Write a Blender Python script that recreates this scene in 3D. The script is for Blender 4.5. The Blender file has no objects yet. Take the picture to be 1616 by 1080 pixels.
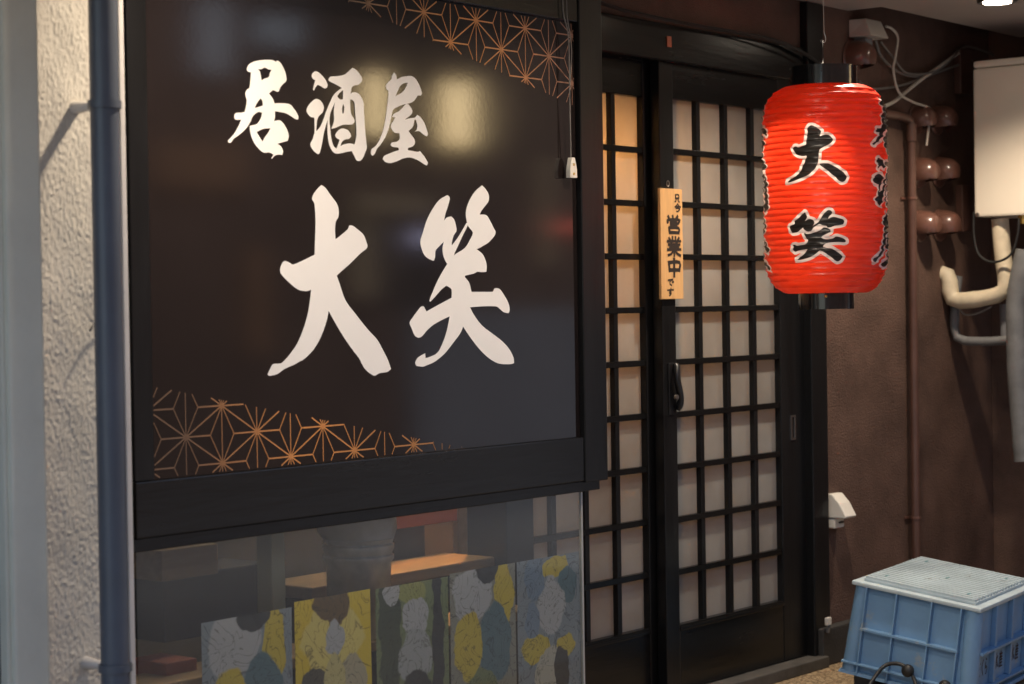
import bpy, bmesh, math, random
import numpy as np
from mathutils import Vector, Matrix, noise
from mathutils.geometry import tessellate_polygon
random.seed(7)
SC = bpy.context.scene
COL = SC.collection
R_ = math.radians

# ---------------------------------------------------------------- camera
F = 3142.0                                  # focal length in photo pixels (70 mm)
AL, TH, RHO = math.atan(2542 / F), 57.6 / F, .0155
CAM = Vector((0, 0, 1.21))
_v = Vector((math.cos(AL), math.sin(AL), 0)); _r = Vector((math.sin(AL), -math.cos(AL), 0)); _z = Vector((0, 0, 1))
VV = math.cos(TH) * _v - math.sin(TH) * _z
_u = math.cos(TH) * _z + math.sin(TH) * _v
RR = math.cos(RHO) * _r - math.sin(RHO) * _u
UU = math.cos(RHO) * _u + math.sin(RHO) * _r
cd = bpy.data.cameras.new('camera'); cam = bpy.data.objects.new('camera', cd); COL.objects.link(cam)
cam.matrix_world = Matrix(((RR.x, UU.x, -VV.x, CAM.x), (RR.y, UU.y, -VV.y, CAM.y), (RR.z, UU.z, -VV.z, CAM.z), (0, 0, 0, 1)))
cd.sensor_width = 36; cd.lens = F / 1616 * 36; cd.clip_start = .05; cd.clip_end = 300
cd.dof.use_dof = True; cd.dof.focus_distance = 5.2; cd.dof.aperture_fstop = 4.8
SC.camera = cam

# ---------------------------------------------------------------- sky, sun, exposure
SUN_EL, SUN_AZ = 66, 75
w = bpy.data.worlds.new('World'); SC.world = w; w.use_nodes = True
nt = w.node_tree
sky = nt.nodes.new('ShaderNodeTexSky'); sky.sky_type = 'NISHITA'; sky.sun_disc = False
sky.sun_elevation = R_(SUN_EL); sky.sun_rotation = R_(90 - SUN_AZ)
bg = nt.nodes['Background']; nt.links.new(sky.outputs[0], bg.inputs[0]); bg.inputs[1].default_value = .15
sd = bpy.data.lights.new('sun', 'SUN'); sun = bpy.data.objects.new('sun', sd); COL.objects.link(sun)
sd.energy = 2.0; sd.angle = R_(25); sd.color = (1, .98, .95)
sun.rotation_euler = Vector((math.cos(R_(SUN_AZ)) * math.cos(R_(SUN_EL)), math.sin(R_(SUN_AZ)) * math.cos(R_(SUN_EL)), math.sin(R_(SUN_EL)))).to_track_quat('Z', 'Y').to_euler()
SC.view_settings.view_transform = 'Standard'; SC.view_settings.look = 'None'
SC.view_settings.exposure = 1.25; SC.view_settings.gamma = 1

# ---------------------------------------------------------------- helpers
def ray(px, py): return VV + (px - 808) / F * RR + (540 - py) / F * UU
def on(ax, val, px, py):
    d = ray(px, py); s = (val - CAM[ax]) / d[ax]; return CAM + s * d
def at(t, px, py): return CAM + t * ray(px, py)
YD = 3.378          # plane of the door wall
YS = 3.13           # plane of the sign board
XR = 7.10           # side wall
ZC = 2.196          # soffit

MATS = {}
def mat(name, col, rough=.5, metal=0., var=.12, scale=8., bump=0., bscale=60., coat=0., spec=.5, col2=None, wear=None, stretch=None, trans=0.):
    """Principled material with mottled colour, roughness variation and fine relief."""
    m = bpy.data.materials.new(name); m.use_nodes = True; MATS[name] = m
    n = m.node_tree.nodes; l = m.node_tree.links; b = n['Principled BSDF']
    tc = n.new('ShaderNodeTexCoord'); mp = n.new('ShaderNodeMapping'); l.new(tc.outputs['Object'], mp.inputs[0])
    if stretch: mp.inputs['Scale'].default_value = stretch
    nz = n.new('ShaderNodeTexNoise'); nz.inputs['Scale'].default_value = scale; nz.inputs['Detail'].default_value = 6; nz.inputs['Roughness'].default_value = .65
    l.new(mp.outputs[0], nz.inputs['Vector'])
    rp = n.new('ShaderNodeValToRGB'); rp.color_ramp.elements[0].position = .3; rp.color_ramp.elements[1].position = .7
    c2 = col2 or tuple(min(1, c * (1 + var)) for c in col); c1 = tuple(c * (1 - var) for c in col)
    rp.color_ramp.elements[0].color = (*c1, 1); rp.color_ramp.elements[1].color = (*c2, 1)
    l.new(nz.outputs['Fac'], rp.inputs[0])
    out = rp.outputs[0]
    if wear:
        wc, thr, ws = wear
        n2 = n.new('ShaderNodeTexNoise'); n2.inputs['Scale'].default_value = ws; n2.inputs['Detail'].default_value = 8; n2.inputs['Roughness'].default_value = .75
        l.new(mp.outputs[0], n2.inputs['Vector'])
        r2 = n.new('ShaderNodeMapRange'); r2.inputs[1].default_value = thr; r2.inputs[2].default_value = thr + .06; l.new(n2.outputs['Fac'], r2.inputs[0])
        mx = n.new('ShaderNodeMix'); mx.data_type = 'RGBA'; l.new(r2.outputs[0], mx.inputs[0]); l.new(out, mx.inputs[6]); mx.inputs[7].default_value = (*wc, 1)
        out = mx.outputs[2]
    l.new(out, b.inputs['Base Color'])
    rr = n.new('ShaderNodeMapRange'); rr.inputs[3].default_value = max(.02, rough * .8); rr.inputs[4].default_value = min(1, rough * 1.2)
    l.new(nz.outputs['Fac'], rr.inputs[0]); l.new(rr.outputs[0], b.inputs['Roughness'])
    b.inputs['Metallic'].default_value = metal; b.inputs['Specular IOR Level'].default_value = spec
    b.inputs['Coat Weight'].default_value = coat; b.inputs['Coat Roughness'].default_value = .08
    if trans:
        b.inputs['Transmission Weight'].default_value = trans
    if bump:
        n3 = n.new('ShaderNodeTexNoise'); n3.inputs['Scale'].default_value = bscale; n3.inputs['Detail'].default_value = 5
        l.new(mp.outputs[0], n3.inputs['Vector'])
        bp = n.new('ShaderNodeBump'); bp.inputs['Strength'].default_value = bump; bp.inputs['Distance'].default_value = .004
        l.new(n3.outputs['Fac'], bp.inputs['Height']); l.new(bp.outputs[0], b.inputs['Normal'])
    return m
def emat(name, col, strength):
    m = bpy.data.materials.new(name); m.use_nodes = True; b = m.node_tree.nodes['Principled BSDF']
    b.inputs['Base Color'].default_value = (*col, 1); b.inputs['Emission Color'].default_value = (*col, 1); b.inputs['Emission Strength'].default_value = strength
    MATS[name] = m; return m

class MB:
    def __init__(s): s.v = []; s.f = []
    def add(s, vs, fs):
        o = len(s.v); s.v += [Vector(v) for v in vs]; s.f += [[i + o for i in f] for f in fs]; return s
    def box(s, x0, x1, y0, y1, z0, z1):
        return s.add([(x0, y0, z0), (x1, y0, z0), (x1, y1, z0), (x0, y1, z0), (x0, y0, z1), (x1, y0, z1), (x1, y1, z1), (x0, y1, z1)],
                     [(0, 3, 2, 1), (4, 5, 6, 7), (0, 1, 5, 4), (1, 2, 6, 5), (2, 3, 7, 6), (3, 0, 4, 7)])
    def tube(s, pts, r, n=10, caps=True):
        pts = [Vector(p) for p in pts]; rs = r if isinstance(r, (list, tuple)) else [r] * len(pts)
        vs = []; fs = []; up = None
        for i, p in enumerate(pts):
            d = (pts[min(i + 1, len(pts) - 1)] - pts[max(i - 1, 0)]).normalized()
            if up is None: up = d.orthogonal().normalized()
            up = (up - d * up.dot(d)).normalized(); sd_ = d.cross(up)
            for k in range(n):
                a = 2 * math.pi * k / n; vs.append(p + rs[i] * (math.cos(a) * up + math.sin(a) * sd_))
        for i in range(len(pts) - 1):
            for k in range(n): fs.append((i * n + k, i * n + (k + 1) % n, (i + 1) * n + (k + 1) % n, (i + 1) * n + k))
        if caps: fs.append(tuple(range(n))[::-1]); fs.append(tuple((len(pts) - 1) * n + k for k in range(n)))
        return s.add(vs, fs)
    def lathe(s, prof, n=32, c=(0, 0, 0), axis='Z'):
        vs = []; fs = []
        for (r, z) in prof:
            for k in range(n):
                a = 2 * math.pi * k / n
                q = (r * math.cos(a), r * math.sin(a), z) if axis == 'Z' else ((r * math.cos(a), -z, r * math.sin(a)) if axis == 'Y' else (-z, r * math.cos(a), r * math.sin(a)))
                vs.append((q[0] + c[0], q[1] + c[1], q[2] + c[2]))
        for i in range(len(prof) - 1):
            for k in range(n): fs.append((i * n + k, i * n + (k + 1) % n, (i + 1) * n + (k + 1) % n, (i + 1) * n + k))
        return s.add(vs, fs)
    def build(s, name, m, parent=None, smooth=False, bevel=0., loc=None):
        me = bpy.data.meshes.new(name); org = Vector(loc) if loc else Vector((0, 0, 0))
        me.from_pydata([tuple(v - org) for v in s.v], [], s.f)
        bm = bmesh.new(); bm.from_mesh(me); bmesh.ops.recalc_face_normals(bm, faces=bm.faces)
        if bevel:
            es = [e for e in bm.edges if len(e.link_faces) == 2 and e.calc_face_angle(0) > .6]
            bmesh.ops.bevel(bm, geom=es, offset=bevel, segments=2, profile=.6, affect='EDGES', clamp_overlap=True)
        bm.to_mesh(me); bm.free()
        if smooth:
            for p in me.polygons: p.use_smooth = True
            me.set_sharp_from_angle(angle=R_(42))
        o = bpy.data.objects.new(name, me); COL.objects.link(o)
        me.materials.append(MATS[m] if isinstance(m, str) else m)
        if loc: o.location = org
        if parent: put(o, parent)
        return o
def put(o, parent):
    o.parent = parent
    if parent.type == 'EMPTY' or True:
        o.matrix_parent_inverse = Matrix.Translation(-world_loc(parent)) if parent.rotation_euler.to_quaternion().angle < 1e-6 else Matrix.Identity(4)
def world_loc(o):
    p = Vector(o.location)
    if o.parent: p = p + world_loc(o.parent) + o.matrix_parent_inverse.translation
    return p
def bx(name, x0, x1, y0, y1, z0, z1, m, parent=None, bevel=0.):
    return MB().box(x0, x1, y0, y1, z0, z1).build(name, m, parent, bevel=bevel)
def thing(name, label, cat, loc=(0, 0, 0), group=None):
    o = bpy.data.objects.new(name, None); COL.objects.link(o); o.location = loc; o.empty_display_size = .1
    return tag(o, label, cat, group)
def tag(o, label, cat, group=None, kind=None):
    if label: o['label'] = label
    if cat: o['category'] = cat
    if group: o['group'] = group
    if kind: o['kind'] = kind
    return o
def smoothpts(pts, n=8):
    P = [Vector(p) for p in pts]; out = []
    for i in range(len(P) - 1):
        a, b, c, d = P[max(i - 1, 0)], P[i], P[i + 1], P[min(i + 2, len(P) - 1)]
        for k in range(n):
            t = k / n
            out.append(.5 * ((2 * b) + (c - a) * t + (2 * a - 5 * b + 4 * c - d) * t * t + (3 * b - a - 3 * c + d) * t ** 3))
    out.append(P[-1]); return out
def contour(pts, n=3):
    """closed outline: Catmull-Rom, but sharp turns stay sharp"""
    P = [Vector((x, y, 0)) for x, y in pts]; N = len(P); out = []
    def corner(i):
        a = (P[i] - P[i - 1]); b = (P[(i + 1) % N] - P[i]); return a.angle(b, 0) > 1.05
    C = [corner(i) for i in range(N)]
    for i in range(N):
        b, c = P[i], P[(i + 1) % N]; a = P[i - 1] if not C[i] else b * 2 - c; d = P[(i + 2) % N] if not C[(i + 1) % N] else c * 2 - b
        for k in range(n):
            t = k / n
            q = .5 * ((2 * b) + (c - a) * t + (2 * a - 5 * b + 4 * c - d) * t * t + (3 * b - a - 3 * c + d) * t ** 3)
            out.append((q.x, q.y))
    return out

# ---------------------------------------------------------------- materials
mat('brown_render', (.1, .057, .041), .72, var=.38, scale=5, bump=.9, bscale=170, wear=((.19, .13, .1), .72, 45), spec=.35)
mat('soffit_paint', (.42, .36, .31), .7, var=.08, scale=3, bump=.1, bscale=120)
mat('black_wood', (.007, .007, .0075), .3, spec=.35, var=.35, scale=14, bump=.12, bscale=50, stretch=(1, 1, .12), wear=((.05, .045, .04), .76, 30))
mat('black_wood_flat', (.006, .0058, .0058), .26, spec=.38, var=.35, scale=14, bump=.12, bscale=50, stretch=(.12, 1, 1), wear=((.05, .045, .04), .76, 30))
mat('black_metal', (.012, .012, .013), .3, var=.2, scale=20, metal=.2)
mat('dark_concrete', (.03, .028, .026), .75, var=.3, scale=12, bump=.4, bscale=120)
mat('sill_stone', (.06, .055, .05), .6, var=.3, scale=20, bump=.2, bscale=90)
mat('white_plastic', (.7, .66, .58), .4, var=.05, scale=10, wear=((.4, .36, .3), .72, 40))
mat('cream_enamel', (.78, .7, .58), .35, var=.03, scale=3, wear=((.5, .4, .28), .78, 30))
mat('brown_enamel', (.13, .06, .043), .3, var=.15, scale=12, coat=.25)
mat('brown_pipe', (.085, .042, .031), .4, var=.2, scale=9, bump=.1, bscale=60)
mat('tape_cream', (.62, .53, .38), .6, var=.15, scale=15, bump=.35, bscale=35)
mat('tape_grey', (.15, .15, .15), .6, var=.2, scale=15, bump=.35, bscale=35)
mat('grey_pvc', (.17, .17, .18), .5, var=.15, scale=9)
mat('cable_grey', (.16, .145, .13), .6, var=.1)
mat('cable_white', (.5, .45, .38), .5, var=.1)
mat('cable_black', (.015, .014, .013), .5, var=.1)
mat('steel', (.5, .48, .45), .3, metal=1, var=.1)
mat('brass', (.6, .42, .12), .3, metal=1, var=.1)
mat('slate_pipe', (.072, .084, .105), .38, var=.12, scale=6, bump=.05, bscale=40, wear=((.5, .52, .53), .765, 9))
mat('mint_paint', (.58, .57, .47), .55, var=.07, scale=5, bump=.2, bscale=90, wear=((.3, .33, .31), .74, 25))
mat('cream_stucco', (.6, .55, .46), .85, var=.12, scale=7, bump=.25, bscale=160, wear=((.45, .39, .28), .7, 10))
mat('bead_white', (.55, .52, .49), .5, var=.1, wear=((.12, .1, .09), .66, 30))
mat('grey_side', (.12, .12, .12), .7, var=.15)
mat('letter_white', (.86, .83, .79), .45, var=.01)
mat('ink_black', (.022, .014, .01), .6, var=.1)
mat('cypress', (.62, .36, .15), .55, var=.14, scale=14, stretch=(6, 1, .5), bump=.05)
mat('crate_blue', (.15, .275, .43), .42, var=.1, scale=5, bump=.06, bscale=120, wear=((.26, .31, .35), .6, 9))
mat('crate_lid', (.42, .5, .53), .5, var=.16, scale=5, wear=((.24, .25, .24), .62, 11))
mat('lacquer_black', (.008, .008, .009), .16, var=.2, coat=.5)
mat('ledge_wood', (.24, .17, .1), .55, var=.25, scale=12, stretch=(.3, 4, 4))
mat('inner_grey', (.17, .15, .13), .8, var=.2, scale=3)
mat('orange_board', (.5, .13, .05), .6, var=.2)
mat('galvanised', (.42, .39, .35), .4, metal=.6, var=.25, scale=12)
mat('paper_sack', (.4, .36, .31), .8, var=.2, bump=.5, bscale=25)
mat('sage_paint', (.28, .27, .17), .6, var=.1)
mat('red_mat', (.32, .1, .07), .7, var=.3)
mat('orange_tag', (.45, .14, .07), .5)
mat('far_brown', (.13, .075, .05), .7, var=.5, scale=.9)
mat('far_orange', (.42, .2, .09), .7, var=.2)
mat('far_grey', (.24, .23, .235), .6, var=.15, scale=1.5)
mat('far_pale', (.75, .8, .82), .7, var=.1)
mat('far_tan', (.62, .44, .24), .7, var=.15)
mat('clear_tape', (.4, .4, .38), .2, var=.05)
emat('lamp_warm', (1, .74, .38), 5.5)
emat('lamp_disc', (1, .86, .68), 12)
emat('sign_lilac', (.62, .6, .85), 2.5)
emat('lantern_red', (.7, .12, .08), 3.0)

def ground_mat():
    m = bpy.data.materials.new('washed_gravel'); m.use_nodes = True; MATS['washed_gravel'] = m
    n = m.node_tree.nodes; l = m.node_tree.links; b = n['Principled BSDF']
    tc = n.new('ShaderNodeTexCoord')
    v = n.new('ShaderNodeTexVoronoi'); v.inputs['Scale'].default_value = 130; l.new(tc.outputs['Object'], v.inputs['Vector'])
    rp = n.new('ShaderNodeValToRGB'); e = rp.color_ramp.elements
    e[0].color = (.1, .065, .035, 1); e[1].color = (.42, .32, .2, 1); e.new(.5).color = (.23, .16, .085, 1)
    sp = n.new('ShaderNodeSeparateColor'); l.new(v.outputs['Color'], sp.inputs[0]); l.new(sp.outputs[0], rp.inputs[0])
    nz = n.new('ShaderNodeTexNoise'); nz.inputs['Scale'].default_value = 3; l.new(tc.outputs['Object'], nz.inputs['Vector'])
    mx = n.new('ShaderNodeMix'); mx.data_type = 'RGBA'; mx.blend_type = 'MULTIPLY'; mx.inputs[0].default_value = .6
    l.new(rp.outputs[0], mx.inputs[6]); l.new(nz.outputs['Color'], mx.inputs[7]); 
    l.new(rp.outputs[0], b.inputs['Base Color'])
    bp = n.new('ShaderNodeBump'); bp.inputs['Strength'].default_value = .8; bp.inputs['Distance'].default_value = .004; bp.invert = True
    l.new(v.outputs['Distance'], bp.inputs['Height']); l.new(bp.outputs[0], b.inputs['Normal']); b.inputs['Roughness'].default_value = .7
ground_mat()

def panel_mat():      # glossy printed sign board: black film with a faint orange-peel surface
    m = mat('sign_film', (.012, .0085, .008), .085, var=.15, scale=3, spec=.6)
    n = m.node_tree.nodes; l = m.node_tree.links; b = n['Principled BSDF']
    tc = n.new('ShaderNodeTexCoord'); nz = n.new('ShaderNodeTexNoise'); nz.inputs['Scale'].default_value = 75; nz.inputs['Detail'].default_value = 2
    l.new(tc.outputs['Object'], nz.inputs['Vector'])
    bp = n.new('ShaderNodeBump'); bp.inputs['Strength'].default_value = .025; bp.inputs['Distance'].default_value = .0012
    l.new(nz.outputs['Fac'], bp.inputs['Height']); l.new(bp.outputs[0], b.inputs['Normal'])
panel_mat()
def pane_mat(name, tint):
    m = bpy.data.materials.new(name); m.use_nodes = True; MATS[name] = m
    n = m.node_tree.nodes; l = m.node_tree.links; b = n['Principled BSDF']
    tc = n.new('ShaderNodeTexCoord'); nz = n.new('ShaderNodeTexNoise'); nz.inputs['Scale'].default_value = 7; nz.inputs['Detail'].default_value = 6; nz.inputs['Roughness'].default_value = .6
    oi = n.new('ShaderNodeObjectInfo'); mu = n.new('ShaderNodeMath'); mu.operation = 'MULTIPLY'; mu.inputs[1].default_value = 40; l.new(oi.outputs['Random'], mu.inputs[0])
    va = n.new('ShaderNodeVectorMath'); l.new(tc.outputs['Object'], va.inputs[0]); l.new(mu.outputs[0], va.inputs[1]); l.new(va.outputs[0], nz.inputs['Vector'])
    sh = n.new('ShaderNodeMapRange'); sh.inputs[3].default_value = .84; sh.inputs[4].default_value = 1.1; l.new(oi.outputs['Random'], sh.inputs[0])
    rp = n.new('ShaderNodeValToRGB'); rp.color_ramp.elements[0].color = (*[c * .8 for c in tint], 1); rp.color_ramp.elements[1].color = (*[min(1, c * 1.1) for c in tint], 1)
    rp.color_ramp.elements[0].position = .3; rp.color_ramp.elements[1].position = .7
    mm = n.new('ShaderNodeMix'); mm.data_type = 'RGBA'; mm.blend_type = 'MULTIPLY'; mm.inputs[0].default_value = 1; l.new(rp.outputs[0], mm.inputs[6]); l.new(sh.outputs[0], mm.inputs[7])
    l.new(nz.outputs['Fac'], rp.inputs[0]); l.new(mm.outputs[2], b.inputs['Base Color']); b.inputs['Roughness'].default_value = .22
    tr = n.new('ShaderNodeBsdfTranslucent'); tr.inputs[0].default_value = (.55, .53, .48, 1)
    ms = n.new('ShaderNodeMixShader'); ms.inputs[0].default_value = .45; l.new(b.outputs[0], ms.inputs[1]); l.new(tr.outputs[0], ms.inputs[2])
    l.new(ms.outputs[0], n['Material Output'].inputs['Surface'])
pane_mat('frosted_pane', (.33, .35, .35))
def acrylic():
    m = bpy.data.materials.new('clear_acrylic'); m.use_nodes = True; MATS['clear_acrylic'] = m
    n = m.node_tree.nodes; l = m.node_tree.links
    tp = n.new('ShaderNodeBsdfTransparent'); tp.inputs[0].default_value = (.86, .87, .86, 1)
    gl = n.new('ShaderNodeBsdfGlossy'); gl.inputs['Roughness'].default_value = .03
    df = n.new('ShaderNodeBsdfDiffuse'); df.inputs[0].default_value = (.5, .5, .48, 1)
    lw = n.new('ShaderNodeLayerWeight'); lw.inputs[0].default_value = .5
    pw = n.new('ShaderNodeMath'); pw.operation = 'POWER'; pw.inputs[1].default_value = 4; l.new(lw.outputs['Facing'], pw.inputs[0])
    fr = n.new('ShaderNodeMath'); fr.operation = 'MULTIPLY_ADD'; fr.inputs[1].default_value = .4; fr.inputs[2].default_value = .024; l.new(pw.outputs[0], fr.inputs[0])
    m1 = n.new('ShaderNodeMixShader'); m1.inputs[0].default_value = .045; l.new(tp.outputs[0], m1.inputs[1]); l.new(df.outputs[0], m1.inputs[2])
    m2 = n.new('ShaderNodeMixShader'); l.new(fr.outputs[0], m2.inputs[0]); l.new(m1.outputs[0], m2.inputs[1]); l.new(gl.outputs[0], m2.inputs[2])
    l.new(m2.outputs[0], n['Material Output'].inputs['Surface'])
acrylic()

YO_ = -1.995
mat('pale_concrete', (.3, .3, .3), .7, var=.12, scale=2)
# ================================================================ setting
g = MB().add([(-40, -40, 0), (60, -40, 0), (60, 40, 0), (-40, 40, 0)], [(0, 1, 2, 3)]).build('ground', 'washed_gravel'); tag(g, None, None, kind='structure')
g['label'] = 'tan washed-gravel paving in front of the sliding doors'

g = MB().box(-20, 40, YO_, 2.2, -.02, .004).build('bounce_pavement', 'pale_concrete'); tag(g, None, None, kind='structure')  # unseen pale slab added to bounce cool light onto the doors
# ---- the bar's own building: wall, posts, lintel, skirting, side wall, soffit
bld = thing('bar_building', 'dark brown rendered bar front with black timber door frame and pale soffit', 'building', (5, YD, 0))
XP0 = on(1, YD, 1273, 750).x; XP1 = on(1, YD, 1297.5, 750).x          # right door post
XL0 = on(1, YD, 790, 800).x; XL1 = on(1, YD, 833, 800).x             # left door post
ZH0 = on(1, YD - .04, 1100, 101.5).z; ZH1 = on(1, YD - .04, 1100, 42).z  # lintel
bx('wall', XP1, XR + .2, YD, YD + .2, 0, ZC + .118, 'brown_render', bld)
bx('wall', .4, XP1 - .002, YD + .004, YD + .2, ZH1 - .02, ZC, 'brown_render', bld)
bx('wall', .4, 2.3, YD + .004, YD + .2, 0, ZH1 - .02, 'brown_render', bld)
bx('side_wall', XR, XR + .2, 1.0, YD - .002, 0, ZC, 'brown_render', bld)
bx('post', XP0, XP1, YD - .025, YD + .12, 0, ZC - .003, 'black_wood', bld, .004)
bx('post', XL0, XL1, YD - .02, YD + .12, 0, ZH0, 'black_wood', bld, .004)
bx('lintel', 1.2, XP0 - .002, YD - .014, YD + .1, ZH0, ZH1, 'black_wood_flat', bld, .006)
bx('head_track', XL1, XP0, YD + .085, YD + .12, ZH0 - .1, ZH0 - .002, 'black_wood_flat', bld)
bx('threshold', XL0, XP0 + .03, YD - .06, YD + .14, .0, .037, 'sill_stone', bld, .004)
zsk = on(1, YD - .04, 1300, 993).z
bx('skirting', XP0 + .02, XR, YD - .045, YD - .002, 0, zsk, 'dark_concrete', bld, .006)
bx('skirting', XR - .04, XR - .002, 1.0, YD - .05, 0, zsk, 'dark_concrete', bld, .006)
# soffit with a corner notch beyond the door, cut to make a shaded gap
s_ = MB()
s_.box(.4, 6.02, 1.65, YD - .002, ZC, ZC + .12); s_.box(6.02, XR + .2, 1.65, YD - .13, ZC, ZC + .12)
s_.build('soffit', 'soffit_paint', bld)
bx('wall_cap', .4, XR + .4, YD - .15, YD + .4, ZC + .122, ZC + .3, 'brown_render', bld)
bx('side_wall_top', XR + .001, XR + .4, YD - .13, YD - .003, ZC, ZC + .12, 'brown_render', bld)
bx('fascia', .4, XR + .2, 1.6, 1.648, ZC, ZC + .5, 'black_wood_flat', bld)
bx('upper_stub', .4, XR + .2, 1.66, 3.6, ZC + .5, ZC + 1.1, 'far_grey', bld)  # unseen block, kept low so more sky lights the facing wall
# dark room behind the doors
rm = MB(); rm.box(2.3, 5.9, 5.6, 5.65, 0, 2.5); rm.box(2.25, 2.3, YD + .2, 5.65, 0, 2.5); rm.box(5.9, 5.95, YD + .2, 5.65, 0, 2.5); rm.box(2.25, 5.95, YD + .2, 5.65, 2.5, 2.55)
rm.build('room_wall', 'inner_grey', bld)

# ---- sliding doors
def door(label, x0, x1, xs, zs, yf, m0, m1, z0, z1, handle):
    """x0,x1 outer; xs pane column edges (left,right pairs); zs pane row edges"""
    d = thing('sliding_door', label, 'door', (x0, yf, z0), 'black lattice sliding doors')
    th = .034; px0, px1 = xs[0][0], xs[-1][1]; pz0, pz1 = zs[0][0], zs[-1][1]
    bx('stile', x0, px0, yf, yf + th, z0, z1, 'black_wood', d, .003)
    bx('stile', px1, x1, yf, yf + th, z0, z1, 'black_wood', d, .003)
    bx('rail', px0, px1, yf + .001, yf + th, z0, pz0, 'black_wood_flat', d, .003)
    bx('rail', px0, px1, yf + .001, yf + th, pz1, z1, 'black_wood_flat', d, .003)
    for a, b in zip(xs[:-1], xs[1:]): bx('muntin', a[1], b[0], yf + .006, yf + .026, pz0, pz1, 'black_wood', d, .0015)
    for a, b in zip(zs[:-1], zs[1:]): bx('muntin', px0, px1, yf + .0035, yf + .022, a[1], b[0], 'black_wood_flat', d, .0015)
    bx('bead', px0, px1, yf - .004, yf + .012, pz0 - .018, pz0 - .006, 'black_wood_flat', d, .002)
    for i, c in enumerate(xs):
        for j, r in enumerate(zs):
            MB().box(c[0] - .004, c[1] + .004, yf + .023, yf + .027, r[0] - .004, r[1] + .004).build('pane', 'frosted_pane', d, loc=((c[0] + c[1]) / 2, yf + .025, (r[0] + r[1]) / 2))
    return d
def row_edges(px, Y, ys, w):
    """ys: bar centres incl. outer edges, top to bottom -> list of (z0,z1) bottom to top"""
    zz = [on(1, Y, px, y).z for y in ys]; out = []
    for i in range(len(zz) - 1):
        t = zz[i] - (w / 2 if i else 0); b = zz[i + 1] + (w / 2 if i < len(zz) - 2 else 0); out.append((b, t))
    return out[::-1]
ys = [157 + (986 - 157) * i / 10 for i in range(11)]
YF = YD + .004
zsr = row_edges(1075, YF, ys, .018)
xr = [on(1, YF, p, 160).x for p in (1061.9, 1105.7, 1149.8, 1191.9)]
pit = (xr[3] - xr[0]) / 3
cols_r = [(xr[0] + i * pit, xr[0] + (i + 1) * pit - .021) for i in range(4)]
dr_x0 = on(1, YF, 1046, 560).x; dr_x1 = XP0 + .004
dr = door('black lattice sliding door with a wavy pull handle and the wooden plaque', dr_x0, dr_x1, cols_r, zsr, YF, None, None, .04, ZH0 + .01, True)
YB = YD + .045
dl_x1 = cols_r[0][0] + .02
xl_last = on(1, YB, 1016, 260).x
cols_l = [(xl_last - (4 - i) * pit + .021, xl_last - (3 - i) * pit) for i in range(4)]
zsl = [(a, b) for a, b in zsr]
dlft = door('black lattice sliding door partly behind the sign board and clear sheet', XL1 + .002, dl_x1, cols_l, zsl, YB, None, None, .04, ZH0 + .01, False)
# wavy pull handle
h = []
for i in range(15):
    t = i / 14; p = on(1, YF, 1061 + 3.5 * t, 575 + 72 * t); p.y = YF - .008 - .014 * math.sin(math.pi * t) ** .6
    p.x += .008 * math.sin(t * 6.2 + 2.6); h.append(p)
mb = MB()
for i, p in enumerate(h):
    pass
mb.tube(h, [.0105 if 0 < i < 14 else .008 for i in range(15)], 10)
hd = mb.build('handle', 'black_metal', dr, smooth=True)
pz = on(1, YF, 1061, 578).z; qz = on(1, YF, 1064, 649).z; hx = on(1, YF, 1060, 610).x
bx('handle_plate', hx - .02, hx + .02, YF - .004, YF + .001, qz - .01, pz + .01, 'black_metal', dr, .002)
q = on(1, YF - .03, 1067.5, 627)
MB().lathe([(0, -.004), (.008, -.004), (.008, .004), (0, .004)], 12, q, 'Y').build('lock_cylinder', 'steel', hd)
# flush finger pull
a = on(1, YF, 1247.5, 656); b = on(1, YF, 1255, 694)
f = MB(); w_ = .006
f.box(a.x, b.x, YF - .003, YF + .002, a.z - w_, a.z); f.box(a.x, b.x, YF - .003, YF + .002, b.z, b.z + w_)
f.box(a.x, a.x + w_, YF - .003, YF + .002, b.z + w_, a.z - w_); f.box(b.x - w_, b.x, YF - .003, YF + .002, b.z + w_, a.z - w_)
fp = f.build('finger_pull', 'steel', dr)
bx('finger_recess', a.x + w_, b.x - w_, YF - .0012, YF + .001, b.z + w_, a.z - w_, 'lacquer_black', fp)

# ---- downlights in the soffit
def downlight(x, y, label, power, cone=150):
    t = thing('downlight', label, 'downlight', (x, y, ZC), 'recessed ceiling downlights')
    MB().lathe([(.045, -.002), (.062, -.006), (.066, -.003), (.066, .004), (.05, .004)], 32, (x, y, ZC - .006)).build('trim_ring', 'black_metal', t, smooth=True)
    MB().lathe([(0, 0), (.046, 0), (.046, .012), (0, .012)], 32, (x, y, ZC - .013)).build('lamp_disc', 'lamp_disc', t)
    ld = bpy.data.lights.new('bulb', 'SPOT'); ld.energy = power; ld.color = (1, .84, .66); ld.shadow_soft_size = .035; ld.spot_size = R_(cone); ld.spot_blend = .8
    o = bpy.data.objects.new('bulb', ld); COL.objects.link(o); o.parent = t; o.location = (0, 0, -.03)
    return t
DL = [(6.14, 2.886, 'lit round downlight in the soffit above the water heater', 30, 124),
      (5.13, 2.84, 'lit round downlight in the soffit above the paper lantern', 34, 126),
      (4.05, 2.5, 'lit round downlight added in the soffit above the plain end of the sign', 20),  # unseen lamp added to even out the light on the sign
      (2.78, 2.66, 'lit round downlight in the soffit near the stucco pillar', 26)]
for d_ in DL: downlight(*d_)

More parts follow.
